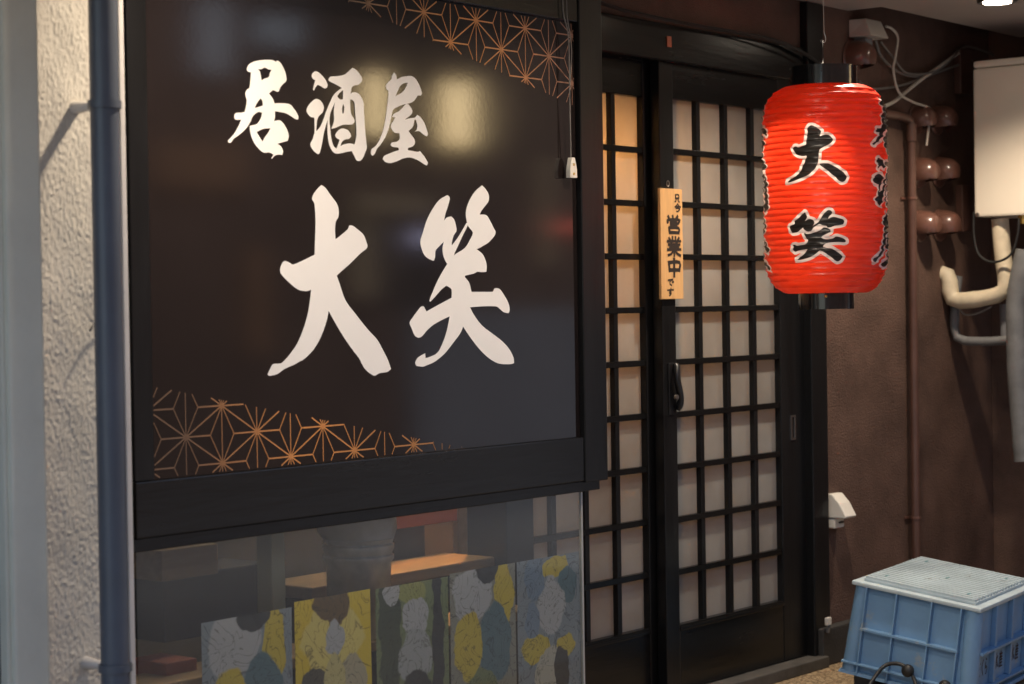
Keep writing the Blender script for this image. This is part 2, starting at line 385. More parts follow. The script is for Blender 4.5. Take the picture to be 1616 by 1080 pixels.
# ================================================================ sign board
SIGN = thing('sign_board', 'large glossy black sign board with white brush calligraphy and orange star lattice', 'sign', on(1, YS, 590, 800))
x0 = on(1, YS, 228, 0).x; x1 = on(1, YS, 912, 360).x
zb = (on(1, YS, 247, 754).z + on(1, YS, 917, 692).z) / 2; zt = (on(1, YS, 905, 34.7).z + on(1, YS, 690, 2).z) / 2
xo0 = on(1, YS, 196, 0).x; xo1 = on(1, YS, 949, 400).x
zo0 = (on(1, YS, 256, 838).z + on(1, YS, 943, 762).z) / 2
bx('face_panel', x0, x1, YS + .004, YS + .02, zb, zt, 'sign_film', SIGN)
bx('frame_rail', xo0, x1 + .002, YS - .008, YS + .05, zo0, zb - .001, 'black_wood_flat', SIGN, .003)
bx('frame_rail', xo0, x1 + .002, YS - .008, YS + .05, zt + .001, ZC - .01, 'black_wood_flat', SIGN, .003)
bx('frame_stile', xo0, x0 - .001, YS - .0055, YS + .05, zb, zt, 'black_wood', SIGN, .003)
bx('frame_stile', x1 + .003, xo1, YS - .012, YS + .05, zo0 - .004, ZC - .01, 'black_wood', SIGN, .003)
xsb = on(1, YS + .03, 938, 770).x
bx('rear_batten', xo0, xsb, YS + .012, YS + .06, zo0 - .03, zo0 - .002, 'black_wood_flat', SIGN, .002)  # thin dark bar set behind the bottom rail

GL = {}
GL['i'] = ((340, 80, .22277), [[
 [(222,135),(232,105),(262,82),(310,70),(370,66),(410,70),(425,78),(440,70),(458,85),(475,110),(490,140),(500,175),(502,215),(478,238),(462,258),(450,285),(440,293),(408,282),(380,305),(395,325),(410,350),(418,375),(460,373),(525,380),(550,405),(575,440),(588,470),(585,490),(565,485),(540,468),(500,445),(455,435),(422,430),(422,470),(415,500),(455,495),(480,515),(500,545),(515,580),(519,610),(512,640),(470,652),(440,660),(465,680),(478,710),(475,740),(445,738),(420,745),(400,768),(395,762),(412,738),(380,722),(345,724),(310,700),(275,655),(255,610),(245,570),(243,535),(260,530),(290,522),(310,500),(325,470),(330,440),(305,435),(280,450),(262,470),(250,500),(230,535),(200,570),(165,600),(130,625),(110,652),(92,652),(90,635),(105,620),(135,585),(165,530),(182,490),(150,490),(135,480),(135,455),(150,442),(185,440),(207,435),(215,400),(222,355),(215,330),(212,300),(225,275),(240,265),(247,215),(252,155),(235,150)],
 [(302,132),(325,132),(350,122),(375,133),(398,137),(385,160),(378,188),(350,198),(327,212),(322,180),(315,150)],
 [(320,338),(333,360),(336,388),(310,398),(278,407),(295,370)],
 [(292,577),(340,555),(390,550),(375,580),(350,615),(333,645),(315,615)]]])
GL['saka'] = ((340, 80, .22277), [
 [[(682,180),(690,158),(710,147),(735,158),(765,188),(785,218),(795,245),(788,265),(770,268),(745,252),(722,243),(710,260),(698,283),(692,275),(697,245),(702,225),(707,212),(690,200)]],
 [[(645,425),(655,395),(680,365),(710,343),(740,352),(762,380),(768,410),(758,440),(735,462),(722,490),(716,540),(712,590),(702,590),(702,530),(700,475),(675,470),(655,450)]],
 [[(672,665),(690,625),(702,585),(735,550),(760,500),(785,430),(810,370),(835,318),(868,285),(900,260),(912,275),(880,300),(858,335),(840,380),(815,440),(795,490),(778,545),(765,600),(755,660),(742,715),(735,730),(722,732),(690,705)]],
 [[(800,205),(815,185),(860,182),(910,172),(940,150),(970,122),(995,135),(1020,165),(1038,195),(1035,222),(1010,242),(985,248),(965,262),(960,295),(955,320),(955,400),(962,450),(985,490),(980,515),(960,525),(915,525),(880,535),(850,548),(820,555),(830,530),(840,490),(838,440),(842,390),(850,350),(862,322),(880,345),(903,345),(905,270),(870,250),(835,232),(808,218)],
  [(905,380),(912,400),(908,440),(900,448),(897,410)]],
 [[(800,455),(795,500),(793,560),(797,620),(808,675),(828,712),(852,730),(890,728),(930,718),(965,712),(985,750),(1000,778),(1025,782),(1045,760),(1060,725),(1072,690),(1068,640),(1060,560),(1055,480),(1052,420),(1050,370),(1030,325),(1005,300),(975,296),(955,310),(955,345),(975,355),(985,375),(988,420),(993,480),(997,540),(998,600),(992,640),(985,665),(950,658),(910,665),(885,678),(895,650),(915,632),(945,625),(962,608),(955,585),(935,562),(905,552),(880,558),(862,575),(848,600),(858,620),(880,632),(870,660),(858,695),(840,680),(825,640),(817,590),(812,540),(808,490),(815,440)]]])
GL['ya'] = ((340, 80, .22277), [
 [[(1208,250),(1220,228),(1245,205),(1250,180),(1265,155),(1280,175),(1285,205),(1320,188),(1370,180),(1400,185),(1425,210),(1448,255),(1462,300),(1455,318),(1432,318),(1420,340),(1395,365),(1355,378),(1325,385),(1290,400),(1260,418),(1250,450),(1240,500),(1225,560),(1200,620),(1170,665),(1145,695),(1130,730),(1115,745),(1102,735),(1105,700),(1125,685),(1150,655),(1180,590),(1200,510),(1212,430),(1222,350),(1225,290),(1213,275)],
  [(1275,325),(1290,290),(1310,250),(1335,232),(1362,228),(1350,260),(1325,295),(1300,310)]],
 [[(1350,380),(1370,385),(1395,425),(1385,455),(1340,490),(1385,478),(1412,475),(1430,455),(1455,475),(1480,515),(1498,565),(1505,595),(1495,608),(1470,592),(1445,572),(1420,572),(1410,578),(1425,560),(1430,530),(1420,490),(1410,490),(1405,520),(1395,545),(1368,570),(1385,595),(1410,630),(1412,660),(1395,680),(1365,690),(1362,705),(1400,712),(1435,718),(1448,712),(1475,745),(1500,785),(1505,800),(1495,815),(1470,800),(1430,775),(1380,758),(1330,765),(1285,785),(1240,797),(1205,790),(1185,770),(1195,748),(1230,730),(1270,715),(1300,705),(1295,688),(1255,682),(1240,668),(1250,652),(1285,645),(1305,625),(1302,585),(1270,582),(1245,550),(1245,525),(1262,495),(1275,475),(1252,470),(1265,448),(1300,430),(1325,405)]]])
GL['dai'] = ((400, 280, .30573), [[
 [(303,115),(307,92),(325,65),(350,40),(372,55),(400,95),(430,135),(440,170),(438,205),(425,230),(421,280),(424,320),(450,300),(485,270),(495,248),(515,252),(545,275),(570,300),(585,340),(588,355),(582,370),(550,395),(500,445),(460,480),(430,508),(445,550),(475,635),(530,710),(590,785),(640,840),(670,895),(695,945),(710,990),(690,1005),(650,1012),(628,1024),(610,1018),(580,995),(560,965),(545,935),(500,875),(450,800),(410,730),(388,690),(378,740),(350,820),(310,890),(260,940),(240,950),(215,965),(160,990),(125,1015),(85,1025),(72,1018),(85,990),(100,965),(130,962),(150,955),(190,910),(230,850),(265,760),(285,680),(298,580),(275,588),(235,582),(200,558),(160,520),(140,495),(138,470),(150,440),(165,432),(185,440),(205,450),(250,432),(315,400),(318,320),(320,220),(315,140)]]])
GL['warai'] = ((630, 280, .28694), [
 [[(265,98),(278,112),(272,145),(255,200),(247,238),(262,222),(285,215),(302,232),(312,265),(315,295),(300,320),(290,355),(290,375),(330,320),(370,250),(378,262),(345,330),(320,385),(300,430),(300,470),(262,475),(245,440),(238,395),(245,355),(215,385),(200,405),(197,440),(190,460),(165,450),(140,430),(122,390),(117,350),(130,305),(150,240),(180,180),(220,125)]],
 [[(455,44),(475,65),(492,95),(492,130),(475,155),(455,180),(442,205),(478,208),(500,240),(520,280),(530,300),(522,325),(490,360),(465,375),(440,390),(425,395),(460,425),(480,475),(480,520),(455,522),(430,520),(410,530),(365,540),(362,550),(385,580),(398,630),(460,630),(515,630),(525,610),(548,612),(565,630),(590,670),(605,705),(607,735),(600,748),(575,742),(550,722),(530,710),(460,710),(390,715),(410,755),(455,815),(520,865),(570,905),(605,945),(628,990),(632,1022),(610,1028),(550,1025),(500,1000),(450,955),(405,900),(370,850),(352,822),(335,860),(290,920),(250,970),(215,1000),(190,1018),(150,1035),(130,1042),(95,1038),(88,1020),(100,995),(120,980),(142,968),(145,995),(175,985),(210,965),(235,920),(260,850),(278,765),(235,785),(190,810),(155,840),(125,875),(105,882),(85,870),(70,835),(57,800),(75,770),(100,735),(120,712),(135,710),(150,738),(200,710),(288,662),(288,620),(275,605),(258,597),(230,620),(195,660),(172,685),(165,680),(180,640),(215,560),(262,480),(300,430),(360,390),(385,350),(405,305),(380,270),(368,225),(368,180),(385,130),(415,80)]]])
def glyph_px(key):
    (ox, oy, s), polys = GL[key]
    return [[[(ox + x * s, oy + y * s) for x, y in contour(c)] for c in p] for p in polys]
def flat_poly(mb, loops3):
    tris = tessellate_polygon([[Vector(p) for p in lp] for lp in loops3])
    vs = [p for lp in loops3 for p in lp]
    mb.add(vs, [tuple(t) for t in tris])
for key in ('i', 'saka', 'ya', 'dai', 'warai'):
    mb = MB()
    for k, poly in enumerate(glyph_px(key)):
        Y = YS + .0034 - .00025 * k
        flat_poly(mb, [[on(1, Y, x, y) for x, y in lp] for lp in poly])
    o = mb.build('brush_character', 'letter_white', SIGN)

# orange star lattice (asanoha) printed in two clipped corners
def ink_mat():
    m = bpy.data.materials.new('copper_ink'); m.use_nodes = True; MATS['copper_ink'] = m
    n = m.node_tree.nodes; l = m.node_tree.links; b = n['Principled BSDF']
    a = n.new('ShaderNodeVertexColor'); a.layer_name = 'ink'; l.new(a.outputs[0], b.inputs['Base Color']); b.inputs['Roughness'].default_value = .35
ink_mat()
def clip(a, b, nrm, c):
    da, db = nrm[0] * a[0] + nrm[1] * a[1] - c, nrm[0] * b[0] + nrm[1] * b[1] - c
    if da < 0 and db < 0: return None
    if da >= 0 and db >= 0: return a, b
    t = da / (da - db); m = (a[0] + (b[0] - a[0]) * t, a[1] + (b[1] - a[1]) * t)
    return (a, m) if da >= 0 else (m, b)
def half(p, q, inside):
    (x1_, z1_), (x2_, z2_) = p, q; n_ = (-(z2_ - z1_), x2_ - x1_); c = n_[0] * x1_ + n_[1] * z1_
    if n_[0] * inside[0] + n_[1] * inside[1] < c: n_ = (-n_[0], -n_[1]); c = -c
    return n_, c
def lattice(anchor_px, col_px, dz, halves, shade):
    A = on(1, YS, *anchor_px); B = on(1, YS, *col_px); dx = abs(B.x - A.x); vs, fs, cs = [], [], []
    def seg(a, b, wd, k):
        for n_, c in halves:
            r = clip(a, b, n_, c)
            if not r: return
            a, b = r
        d = Vector((b[0] - a[0], b[1] - a[1])); L = d.length
        if L < .001: return
        d /= L; n_ = Vector((-d.y, d.x)) * wd / 2
        y = YS + .0036 - .0001 * k; o = len(vs)
        for p, s in ((a, 1), (b, 1), (b, -1), (a, -1)):
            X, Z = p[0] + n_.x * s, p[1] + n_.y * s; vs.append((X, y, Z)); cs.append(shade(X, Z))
        fs.append((o, o + 1, o + 2, o + 3))
    for i in range(-16, 17):
        for j in range(-14, 15):
            c = (A.x + i * dx, A.z + (j + .5 * (i % 2)) * dz)
            if not (x0 - .4 < c[0] < x1 + .4): continue
            for k, (ux, uz) in enumerate(((0, 1), (1, .5), (1, -.5))):
                seg(c, (c[0] + ux * dx, c[1] + uz * dz), .0024 if k == 0 else .0032, k)
            for k, (ux, uz) in enumerate(((2 / 3, 0), (-2 / 3, 0))):          # to the triangle centres
                t = (c[0] + ux * dx, c[1]); seg(c, t, .0034, 3)
                s = 1 if ux > 0 else -1
                for sg in (1, -1): seg(t, (c[0] + s * dx, c[1] + sg * dz / 2), .0024, 4 + (sg > 0))
    me = bpy.data.meshes.new('star_lattice'); me.from_pydata(vs, [], fs); ca = me.color_attributes.new('ink', 'FLOAT_COLOR', 'POINT')
    for i, c in enumerate(cs): ca.data[i].color = (*c, 1)
    me.materials.append(MATS['copper_ink']); o = bpy.data.objects.new('star_lattice', me); COL.objects.link(o); put(o, SIGN); o['kind'] = 'stuff'; return o
def XZ(px, py): p = on(1, YS, px, py); return (p.x, p.z)
def lerp(a, b, t): t = max(0, min(1, t)); return tuple(u + (v - u) * t for u, v in zip(a, b))
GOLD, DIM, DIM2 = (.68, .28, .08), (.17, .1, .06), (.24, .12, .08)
eL, eR, eT, eB = ((1, 0), x0 + .006), ((-1, 0), -(x1 - .004)), ((0, -1), -(zt - .003)), ((0, 1), zb + .003)
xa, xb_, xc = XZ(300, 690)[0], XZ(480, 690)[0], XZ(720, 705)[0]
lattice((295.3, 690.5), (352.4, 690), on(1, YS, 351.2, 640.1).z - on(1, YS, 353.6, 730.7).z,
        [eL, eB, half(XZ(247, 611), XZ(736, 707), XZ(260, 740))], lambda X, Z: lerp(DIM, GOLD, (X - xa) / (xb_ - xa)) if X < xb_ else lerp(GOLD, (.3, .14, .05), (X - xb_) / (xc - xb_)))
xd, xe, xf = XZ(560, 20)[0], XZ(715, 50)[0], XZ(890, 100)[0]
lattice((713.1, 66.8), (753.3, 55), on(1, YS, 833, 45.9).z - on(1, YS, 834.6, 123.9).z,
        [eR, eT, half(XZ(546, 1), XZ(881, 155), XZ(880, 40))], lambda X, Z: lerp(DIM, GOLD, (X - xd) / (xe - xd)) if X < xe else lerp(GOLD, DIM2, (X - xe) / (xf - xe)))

# ---- hanging cord with a white plug in front of the sign
YC = YS - .016
cord = thing('hanging_plug', 'small white cord plug with two holes hanging down the sign edge', 'plug', on(1, YC, 902, 280))
MB().tube(smoothpts([on(1, YC, 888, -25), on(1, YC, 889, 20), on(1, YC, 897, 60), on(1, YC, 899, 150), on(1, YC, 901, 255)], 6), .0017, 6).build('cord', 'cable_grey', cord)
MB().tube(smoothpts([on(1, YC, 894, -25), on(1, YC, 895, 25), on(1, YC, 902, 80), on(1, YC, 899, 150), on(1, YC + .004, 901, 255)], 6), .0014, 6).build('cord', 'cable_grey', cord)
p = on(1, YC, 902, 265); mb = MB()
prof = [(.006, .026), (.0075, .022), (.012, .006), (.0145, -.006), (.0145, -.026)]
vs = []; fs = []
for hw, dz_ in prof: vs += [(p.x - hw, p.y - .007, p.z + dz_), (p.x + hw, p.y - .007, p.z + dz_), (p.x + hw, p.y + .007, p.z + dz_), (p.x - hw, p.y + .007, p.z + dz_)]
for i in range(len(prof) - 1):
    for k in range(4): fs.append((i * 4 + k, i * 4 + (k + 1) % 4, i * 4 + 4 + (k + 1) % 4, i * 4 + 4 + k))
fs += [(0, 1, 2, 3), tuple(16 + k for k in range(4))]
pb = mb.add(vs, fs).build('plug_body', 'white_plastic', cord, bevel=.0012)
for dz_ in (.008, -.016): MB().lathe([(0, .001), (.0036, .001), (.0036, -.002), (0, -.002)], 10, (p.x, p.y - .0075, p.z + dz_), 'Y').build('screw', 'brass', pb)

# ================================================================ wooden plaque
YP = YF - .012
PL = thing('door_plaque', 'narrow pale wooden plaque with black vertical lettering hung on the door stile', 'plaque', on(1, YP, 1060, 470))
a = on(1, YP, 1042, 297); b = on(1, YP, 1078, 472)
px0, px1_ = on(1, YP, 1043, 385).x, on(1, YP, 1077.5, 385).x
bx('board', px0, px1_, YP, YP + .009, b.z, a.z, 'cypress', PL, .001)
pr = on(1, YP, 1056, 292); ring = [(pr.x + .007 * math.cos(t * .7), YP + .004, pr.z + .004 + .009 * math.sin(t * .7)) for t in range(10)]
MB().tube(ring, .0012, 6).build('hook', 'steel', PL)
ST = {  # strokes in a unit box, y up
 'tada': [[(.2, .95), (.2, .45)], [(.2, .95), (.8, .95), (.8, .45)], [(.2, .5), (.8, .5)], [(.35, .45), (.25, .15), (.08, .02)], [(.65, .45), (.72, .15), (.92, .0)]],
 'ima': [[(.5, .98), (.3, .75), (.05, .58)], [(.5, .98), (.7, .75), (.97, .6)], [(.35, .62), (.68, .62)], [(.2, .42), (.8, .42), (.72, .2), (.5, .02), (.3, .02)]],
 'ei': [[(.12, .97), (.2, .82)], [(.44, 1.), (.47, .84)], [(.8, .99), (.66, .82)], [(.08, .6), (.12, .76), (.9, .78), (.9, .66), (.82, .56)], [(.3, .62), (.3, .43)], [(.3, .62), (.72, .62), (.7, .43)], [(.3, .45), (.72, .45)], [(.18, .32), (.22, .02)], [(.18, .32), (.86, .32), (.84, .02)], [(.2, .05), (.84, .05)]],
 'gyo': [[(.4, 1.), (.4, .78)], [(.6, 1.), (.6, .78)], [(.15, .95), (.24, .82)], [(.85, .96), (.75, .82)], [(.04, .76), (.96, .78)], [(.3, .72), (.36, .62)], [(.7, .72), (.62, .62)], [(.1, .59), (.9, .6)], [(.18, .46), (.82, .47)], [(.04, .33), (.96, .35)], [(.5, .6), (.5, .0)], [(.45, .3), (.3, .12), (.08, .04)], [(.55, .3), (.7, .13), (.94, .03)]],
 'naka': [[(.1, .82), (.16, .3)], [(.1, .78), (.92, .8), (.88, .32)], [(.14, .36), (.88, .37)], [(.5, 1.), (.5, .0)]],
 'de': [[(.1, .85), (.85, .95)], [(.75, .92), (.42, .65), (.4, .3), (.65, .05)], [(.78, .62), (.86, .5)], [(.92, .66), (.99, .54)]],
 'su': [[(.05, .72), (.97, .78)], [(.55, 1.), (.55, .4), (.35, .32), (.36, .52), (.52, .52), (.58, .35), (.5, .12), (.32, .0)]]}
def strokes(keys_boxes, plane, th, name, m, parent):
    for key, (c0, c1_), wd in keys_boxes:
        mb = MB(); u0, v0 = c0; u1, v1 = c1_
        for si, s in enumerate(ST[key]):
            pts = smoothpts([(u0 + (u1 - u0) * x, v1 + (v0 - v1) * y, 0) for x, y in s], 3) if len(s) > 2 else [Vector((u0 + (u1 - u0) * x, v1 + (v0 - v1) * y, 0)) for x, y in s]
            L, Rr = [], []
            for i, p_ in enumerate(pts):
                d = (pts[min(i + 1, len(pts) - 1)] - pts[max(i - 1, 0)]).normalized(); n_ = Vector((-d.y, d.x, 0))
                e = wd / 2 * (1.05 if i == 0 else .95); q = p_ - d * wd * .3 if i == 0 else (p_ + d * wd * .3 if i == len(pts) - 1 else p_)
                L.append(q + n_ * e); Rr.append(q - n_ * e)
            poly = L + Rr[::-1]
            base = len(L)
            mb.add([plane(v.x, v.y, th * si) for v in poly], [(i, i + 1, 2 * base - 2 - i, 2 * base - 1 - i) for i in range(base - 1)])
        mb.build(name, m, parent)
# plaque local frame: u 0..1 across, v 0..1 from top
zt_, zb_ = a.z, b.z
def plq(u, v, off): return (px0 + (px1_ - px0) * u, YP - .0006 - off, zt_ + (zb_ - zt_) * v)
PW, PH = px1_ - px0, zt_ - zb_
# plane works in (u*PW, v*PH) metres so that strokes keep their width
def plm(x, y, off): return (px0 + x, YP - .0006 - off, zt_ - y)
def bxp(u0, v0, u1, v1): return ((u0 * PW, v0 * PH), (u1 * PW, v1 * PH))
# v1 (bottom) maps y=0, v0 (top) maps y=1
strokes([('tada', bxp(.64, .05, .88, .118), .0055), ('ima', bxp(.64, .135, .92, .205), .0055),
         ('ei', bxp(.26, .245, .9, .405), .0098), ('gyo', bxp(.26, .435, .92, .61), .0088), ('naka', bxp(.28, .635, .88, .795), .0115),
         ('de', bxp(.27, .82, .55, .88), .0055), ('su', bxp(.25, .9, .55, .97), .005)], plm, .00006, 'letter', 'ink_black', PL)

# ================================================================ red lantern
TL = 5.62
LC = at(TL, 1302, 300)                        # on the axis
cx, cy = LC.x, LC.y
def zl(py): return at(TL, 1302, py).z
RL = 98.5 * TL / F
zTop, zBot = zl(137), zl(463)
Hh = zTop - zBot
def prof_r(s):            # s 0 bottom .. 1 top
    if s < .2: t = s / .2; return .60 + .40 * math.sqrt(max(0, 1 - (1 - t) ** 2.1))
    if s > .84: t = (1 - s) / .16; return .56 + .44 * math.sqrt(max(0, 1 - (1 - t) ** 2.1))
    return 1.0
NR, NS, NA = 35, 10, 420
LN = thing('paper_lantern', 'red ribbed hanging lantern with black brush characters outlined in white', 'lantern', (cx, cy, zl(488)))
# outline of the printing in (arc length, height)
view_az = math.atan2(-cy, -cx)               # direction from lantern to camera
def lant_uv(px, py):
    d = ray(px, py); o = Vector((CAM.x - cx, CAM.y - cy)); dd = Vector((d.x, d.y)); A_ = dd.dot(dd); B_ = o.dot(dd); C_ = o.dot(o) - RL * RL
    t = (-B_ - math.sqrt(max(0, B_ * B_ - A_ * C_))) / A_; h_ = o + dd * t
    return ((math.atan2(h_.y, h_.x) - view_az + math.pi) % (2 * math.pi) - math.pi) * RL, CAM.z + d.z * t
LG = [((1230, 185, .10648), [
  [(412,170),(440,132),(475,120),(520,135),(570,165),(618,205),(612,235),(600,262),(597,285),(640,268),(700,260),(750,275),(797,325),(785,360),(740,400),(680,430),(620,462),(590,490),(582,560),(575,640),(560,700),(520,770),(440,840),(350,890),(240,935),(150,965),(105,970),(130,940),(240,870),(310,800),(340,730),(370,670),(392,600),(395,570),(330,578),(260,560),(215,515),(195,478),(215,440),(245,435),(275,450),(330,428),(390,408),(398,330),(408,260)],
  [(590,690),(650,682),(720,685),(790,715),(860,750),(910,790),(960,820),(995,870),(1000,900),(975,945),(930,962),(880,935),(830,885),(780,850),(720,795),(660,755),(605,715)]]),
 ((1230, 320, .09724), [
  [(405,152),(425,185),(442,225),(430,265),(408,305),(445,280),(485,265),(545,285),(562,320),(550,355),(520,400),(570,355),(630,315),(660,270),(700,205),(740,160),(790,120),(835,125),(860,155),(845,190),(815,215),(785,265),(870,232),(950,245),(1030,270),(1060,300),(1045,345),(980,365),(900,375),(820,405),(780,400),(765,380),(690,365),(650,345),(590,380),(540,415),(515,455),(460,472),(410,450),(380,425),(385,400),(330,445),(290,480),(210,495),(165,440),(165,375),(230,345),(240,300),(320,230)],
  [(720,400),(790,415),(830,440),(830,475),(760,510),(700,540),(680,570),(720,590),(800,592),(870,580),(920,550),(980,560),(1060,590),(1095,625),(1060,645),(980,640),(860,645),(760,660),(720,690),(705,715),(780,735),(850,745),(920,785),(990,830),(1030,880),(1000,930),(950,955),(910,940),(850,890),(790,850),(740,815),(660,780),(600,820),(510,880),(400,915),(330,930),(265,932),(320,895),(390,840),(440,780),(450,755),(380,765),(310,780),(258,802),(200,755),(220,725),(215,690),(255,683),(275,700),(350,690),(420,675),(460,610),(430,570),(395,515),(405,485),(440,508),(530,495),(620,465),(680,430)]])]
polys = []
for (ox, oy, s), cs in LG:
    for c in cs: polys.append([lant_uv(ox + x * s, oy + y * s) for x, y in contour(c, 3)])
# the three characters of the sign repeat on both flanks
def flank(ang):
    for key, (yt, yb) in (('i', (163, 250)), ('saka', (252, 335)), ('ya', (338, 426))):
        gp = glyph_px(key); allp = [p for q in gp for c in q for p in c]
        xs_ = [p[0] for p in allp]; ys_ = [p[1] for p in allp]; x_0, x_1, y_0, y_1 = min(xs_), max(xs_), min(ys_), max(ys_)
        for q in gp:
            c = q[0]
            polys.append([(ang * RL + ((x - x_0) / (x_1 - x_0) - .5) * .205, zl(yt + (y - y_0) / (y_1 - y_0) * (yb - yt))) for x, y in c])
flank(R_(82)); flank(R_(-99))
rings = NR * NS
U_ = (np.arange(NA) / NA * 2 * np.pi - np.pi) * RL
Zs = zBot + Hh * np.arange(rings + 1) / rings
gu, gz = np.meshgrid(U_, Zs); dist = np.full(gu.shape, .05)
for pl in polys:
    P = np.array(pl); lo = P.min(0) - .02; hi = P.max(0) + .02
    ii = np.where((gu >= lo[0]) & (gu <= hi[0]) & (gz >= lo[1]) & (gz <= hi[1]))
    if len(ii[0]) == 0: continue
    q = np.stack([gu[ii], gz[ii]], 1); best = np.full(len(q), 9.); ins = np.zeros(len(q), bool)
    for k in range(len(P)):
        a_, b_ = P[k - 1], P[k]; ab = b_ - a_; t = np.clip(((q - a_) @ ab) / max(ab @ ab, 1e-12), 0, 1)
        best = np.minimum(best, np.linalg.norm(q - a_ - t[:, None] * ab, axis=1))
        cr = ((a_[1] > q[:, 1]) != (b_[1] > q[:, 1])); xx = a_[0] + (q[:, 1] - a_[1]) / (b_[1] - a_[1] + 1e-12) * ab[0]
        ins ^= cr & (q[:, 0] < xx)
    sdv = np.where(ins, -best, best); dist[ii] = np.minimum(dist[ii], sdv)
vs = np.zeros((rings + 1, NA, 3))
rng = np.random.default_rng(3)
for i in range(rings + 1):
    s = i / rings; fr = (i % NS) / NS; rib = i // NS
    sag = .0045 * math.sin(math.pi * fr) ** .7 if 0 < fr < 1 else 0
    rr_ = prof_r(s) * RL - sag * (0.5 + .5 * prof_r(s)) 
    jig = .0006 * math.sin(rib * 12.9)
    a_ = U_ / RL + view_az
    wob = .0013 * np.sin(a_ * 5 + rib * 1.7) + .0011 * np.sin(a_ * 11 + rib * 2.9) + .0007 * np.sin(a_ * 23 + rib * 4.1)
    vs[i, :, 0] = cx + (rr_ + jig + wob * math.sin(math.pi * fr)) * np.cos(a_); vs[i, :, 1] = cy + (rr_ + jig + wob * math.sin(math.pi * fr)) * np.sin(a_); vs[i, :, 2] = Zs[i]
fs = []
for i in range(rings):
    for k in range(NA): k2 = (k + 1) % NA; fs.append((i * NA + k, i * NA + k2, (i + 1) * NA + k2, (i + 1) * NA + k))
me = bpy.data.meshes.new('shade'); me.from_pydata(vs.reshape(-1, 3).tolist(), [], fs)
at_ = me.attributes.new('ink', 'FLOAT', 'POINT'); at_.data.foreach_set('value', dist.reshape(-1).astype(np.float32))
for p in me.polygons: p.use_smooth = True
def lantern_mat():
    m = bpy.data.materials.new('red_vinyl'); m.use_nodes = True; n = m.node_tree.nodes; l = m.node_tree.links; b = n['Principled BSDF']
    a = n.new('ShaderNodeAttribute'); a.attribute_name = 'ink'
    nz = n.new('ShaderNodeTexNoise'); nz.inputs['Scale'].default_value = 9; tc = n.new('ShaderNodeTexCoord'); l.new(tc.outputs['Object'], nz.inputs['Vector'])
    rp = n.new('ShaderNodeValToRGB'); rp.color_ramp.elements[0].color = (.7, .04, .011, 1); rp.color_ramp.elements[1].color = (.78, .052, .015, 1); l.new(nz.outputs['Fac'], rp.inputs[0])
    def step(lo, hi):
        r = n.new('ShaderNodeMapRange'); r.inputs[1].default_value = lo; r.inputs[2].default_value = hi; l.new(a.outputs['Fac'], r.inputs[0]); return r.outputs[0]
    m1 = n.new('ShaderNodeMix'); m1.data_type = 'RGBA'; l.new(step(-.0003, .0003), m1.inputs[0]); m1.inputs[6].default_value = (.012, .011, .01, 1); m1.inputs[7].default_value = (.62, .6, .57, 1)
    m2 = n.new('ShaderNodeMix'); m2.data_type = 'RGBA'; l.new(step(.0074, .0082), m2.inputs[0]); l.new(m1.outputs[2], m2.inputs[6]); l.new(rp.outputs[0], m2.inputs[7])
    l.new(m2.outputs[2], b.inputs['Base Color']); b.inputs['Roughness'].default_value = .33; b.inputs['Specular IOR Level'].default_value = .5
    tr = n.new('ShaderNodeBsdfTranslucent'); l.new(m2.outputs[2], tr.inputs[0]); ms = n.new('ShaderNodeMixShader'); ms.inputs[0].default_value = .4
    l.new(b.outputs[0], ms.inputs[1]); l.new(tr.outputs[0], ms.inputs[2]); l.new(ms.outputs[0], n['Material Output'].inputs['Surface'])
    return m
me.materials.append(lantern_mat()); o = bpy.data.objects.new('shade', me); COL.objects.link(o); put(o, LN)
rt, rb = 52.5 * TL / F, 43.5 * TL / F
ld = bpy.data.lights.new('bulb', 'POINT'); ld.energy = .26; ld.color = (1, .72, .45); ld.shadow_soft_size = .06
o = bpy.data.objects.new('bulb', ld); COL.objects.link(o); o.parent = LN; o.location = (0, 0, .36)
z1, z0 = zl(107), zl(139)
MB().lathe([(rt - .004, z0), (rt, z0), (rt, z1 - .003), (rt + .0025, z1 - .003), (rt + .0025, z1), (rt - .004, z1), (rt - .004, z0)], 64, (cx, cy, 0)).build('top_collar', 'lacquer_black', LN, smooth=True)
z1b, z0b = zl(461), zl(488)
MB().lathe([(rb - .004, z0b), (rb, z0b), (rb, z1b + .004), (rb - .004, z1b + .004), (rb - .004, z0b)], 64, (cx, cy, 0)).build('bottom_collar', 'lacquer_black', LN, smooth=True)
d = Vector((math.cos(view_az - .02), math.sin(view_az - .02), 0)); p = Vector((cx, cy, zl(468))) + d * (rb + .002)
MB().lathe([(0, .004), (.004, .003), (.005, 0), (.004, -.003), (0, -.004)], 10, p).build('stud', 'brass', LN, smooth=True)
dr_ = Vector((-d.y, d.x, 0)); zhook = zl(66)
tp = Vector((cx, cy, zhook)) + dr_ * (-(1302 - 1298) * TL / F) * -1
tp = at(TL, 1298, 66)
for sgn in (1, -1):
    pth = smoothpts([tp + Vector((0, 0, .004)), tp + d * sgn * .014 + Vector((0, 0, -.02)), tp + d * sgn * .02 + Vector((0, 0, -.06)), Vector((cx, cy, zl(118))) + d * sgn * (rt + .003) + dr_ * -.004], 5)
    MB().tube(pth, .002, 6).build('bail_wire', 'cable_black', LN, smooth=True)
MB().tube(smoothpts([at(TL, 1300.5, 52), at(TL, 1303, 60), at(TL, 1302, 66), at(TL, 1297.5, 68), at(TL, 1295, 64)], 5), .0014, 7).build('hook', 'steel', LN, smooth=True)
pz = at(TL, 1300.5, 52); ceil_p = at(TL, 1297, -60); ceil_p = Vector((pz.x - .004, pz.y, ZC))
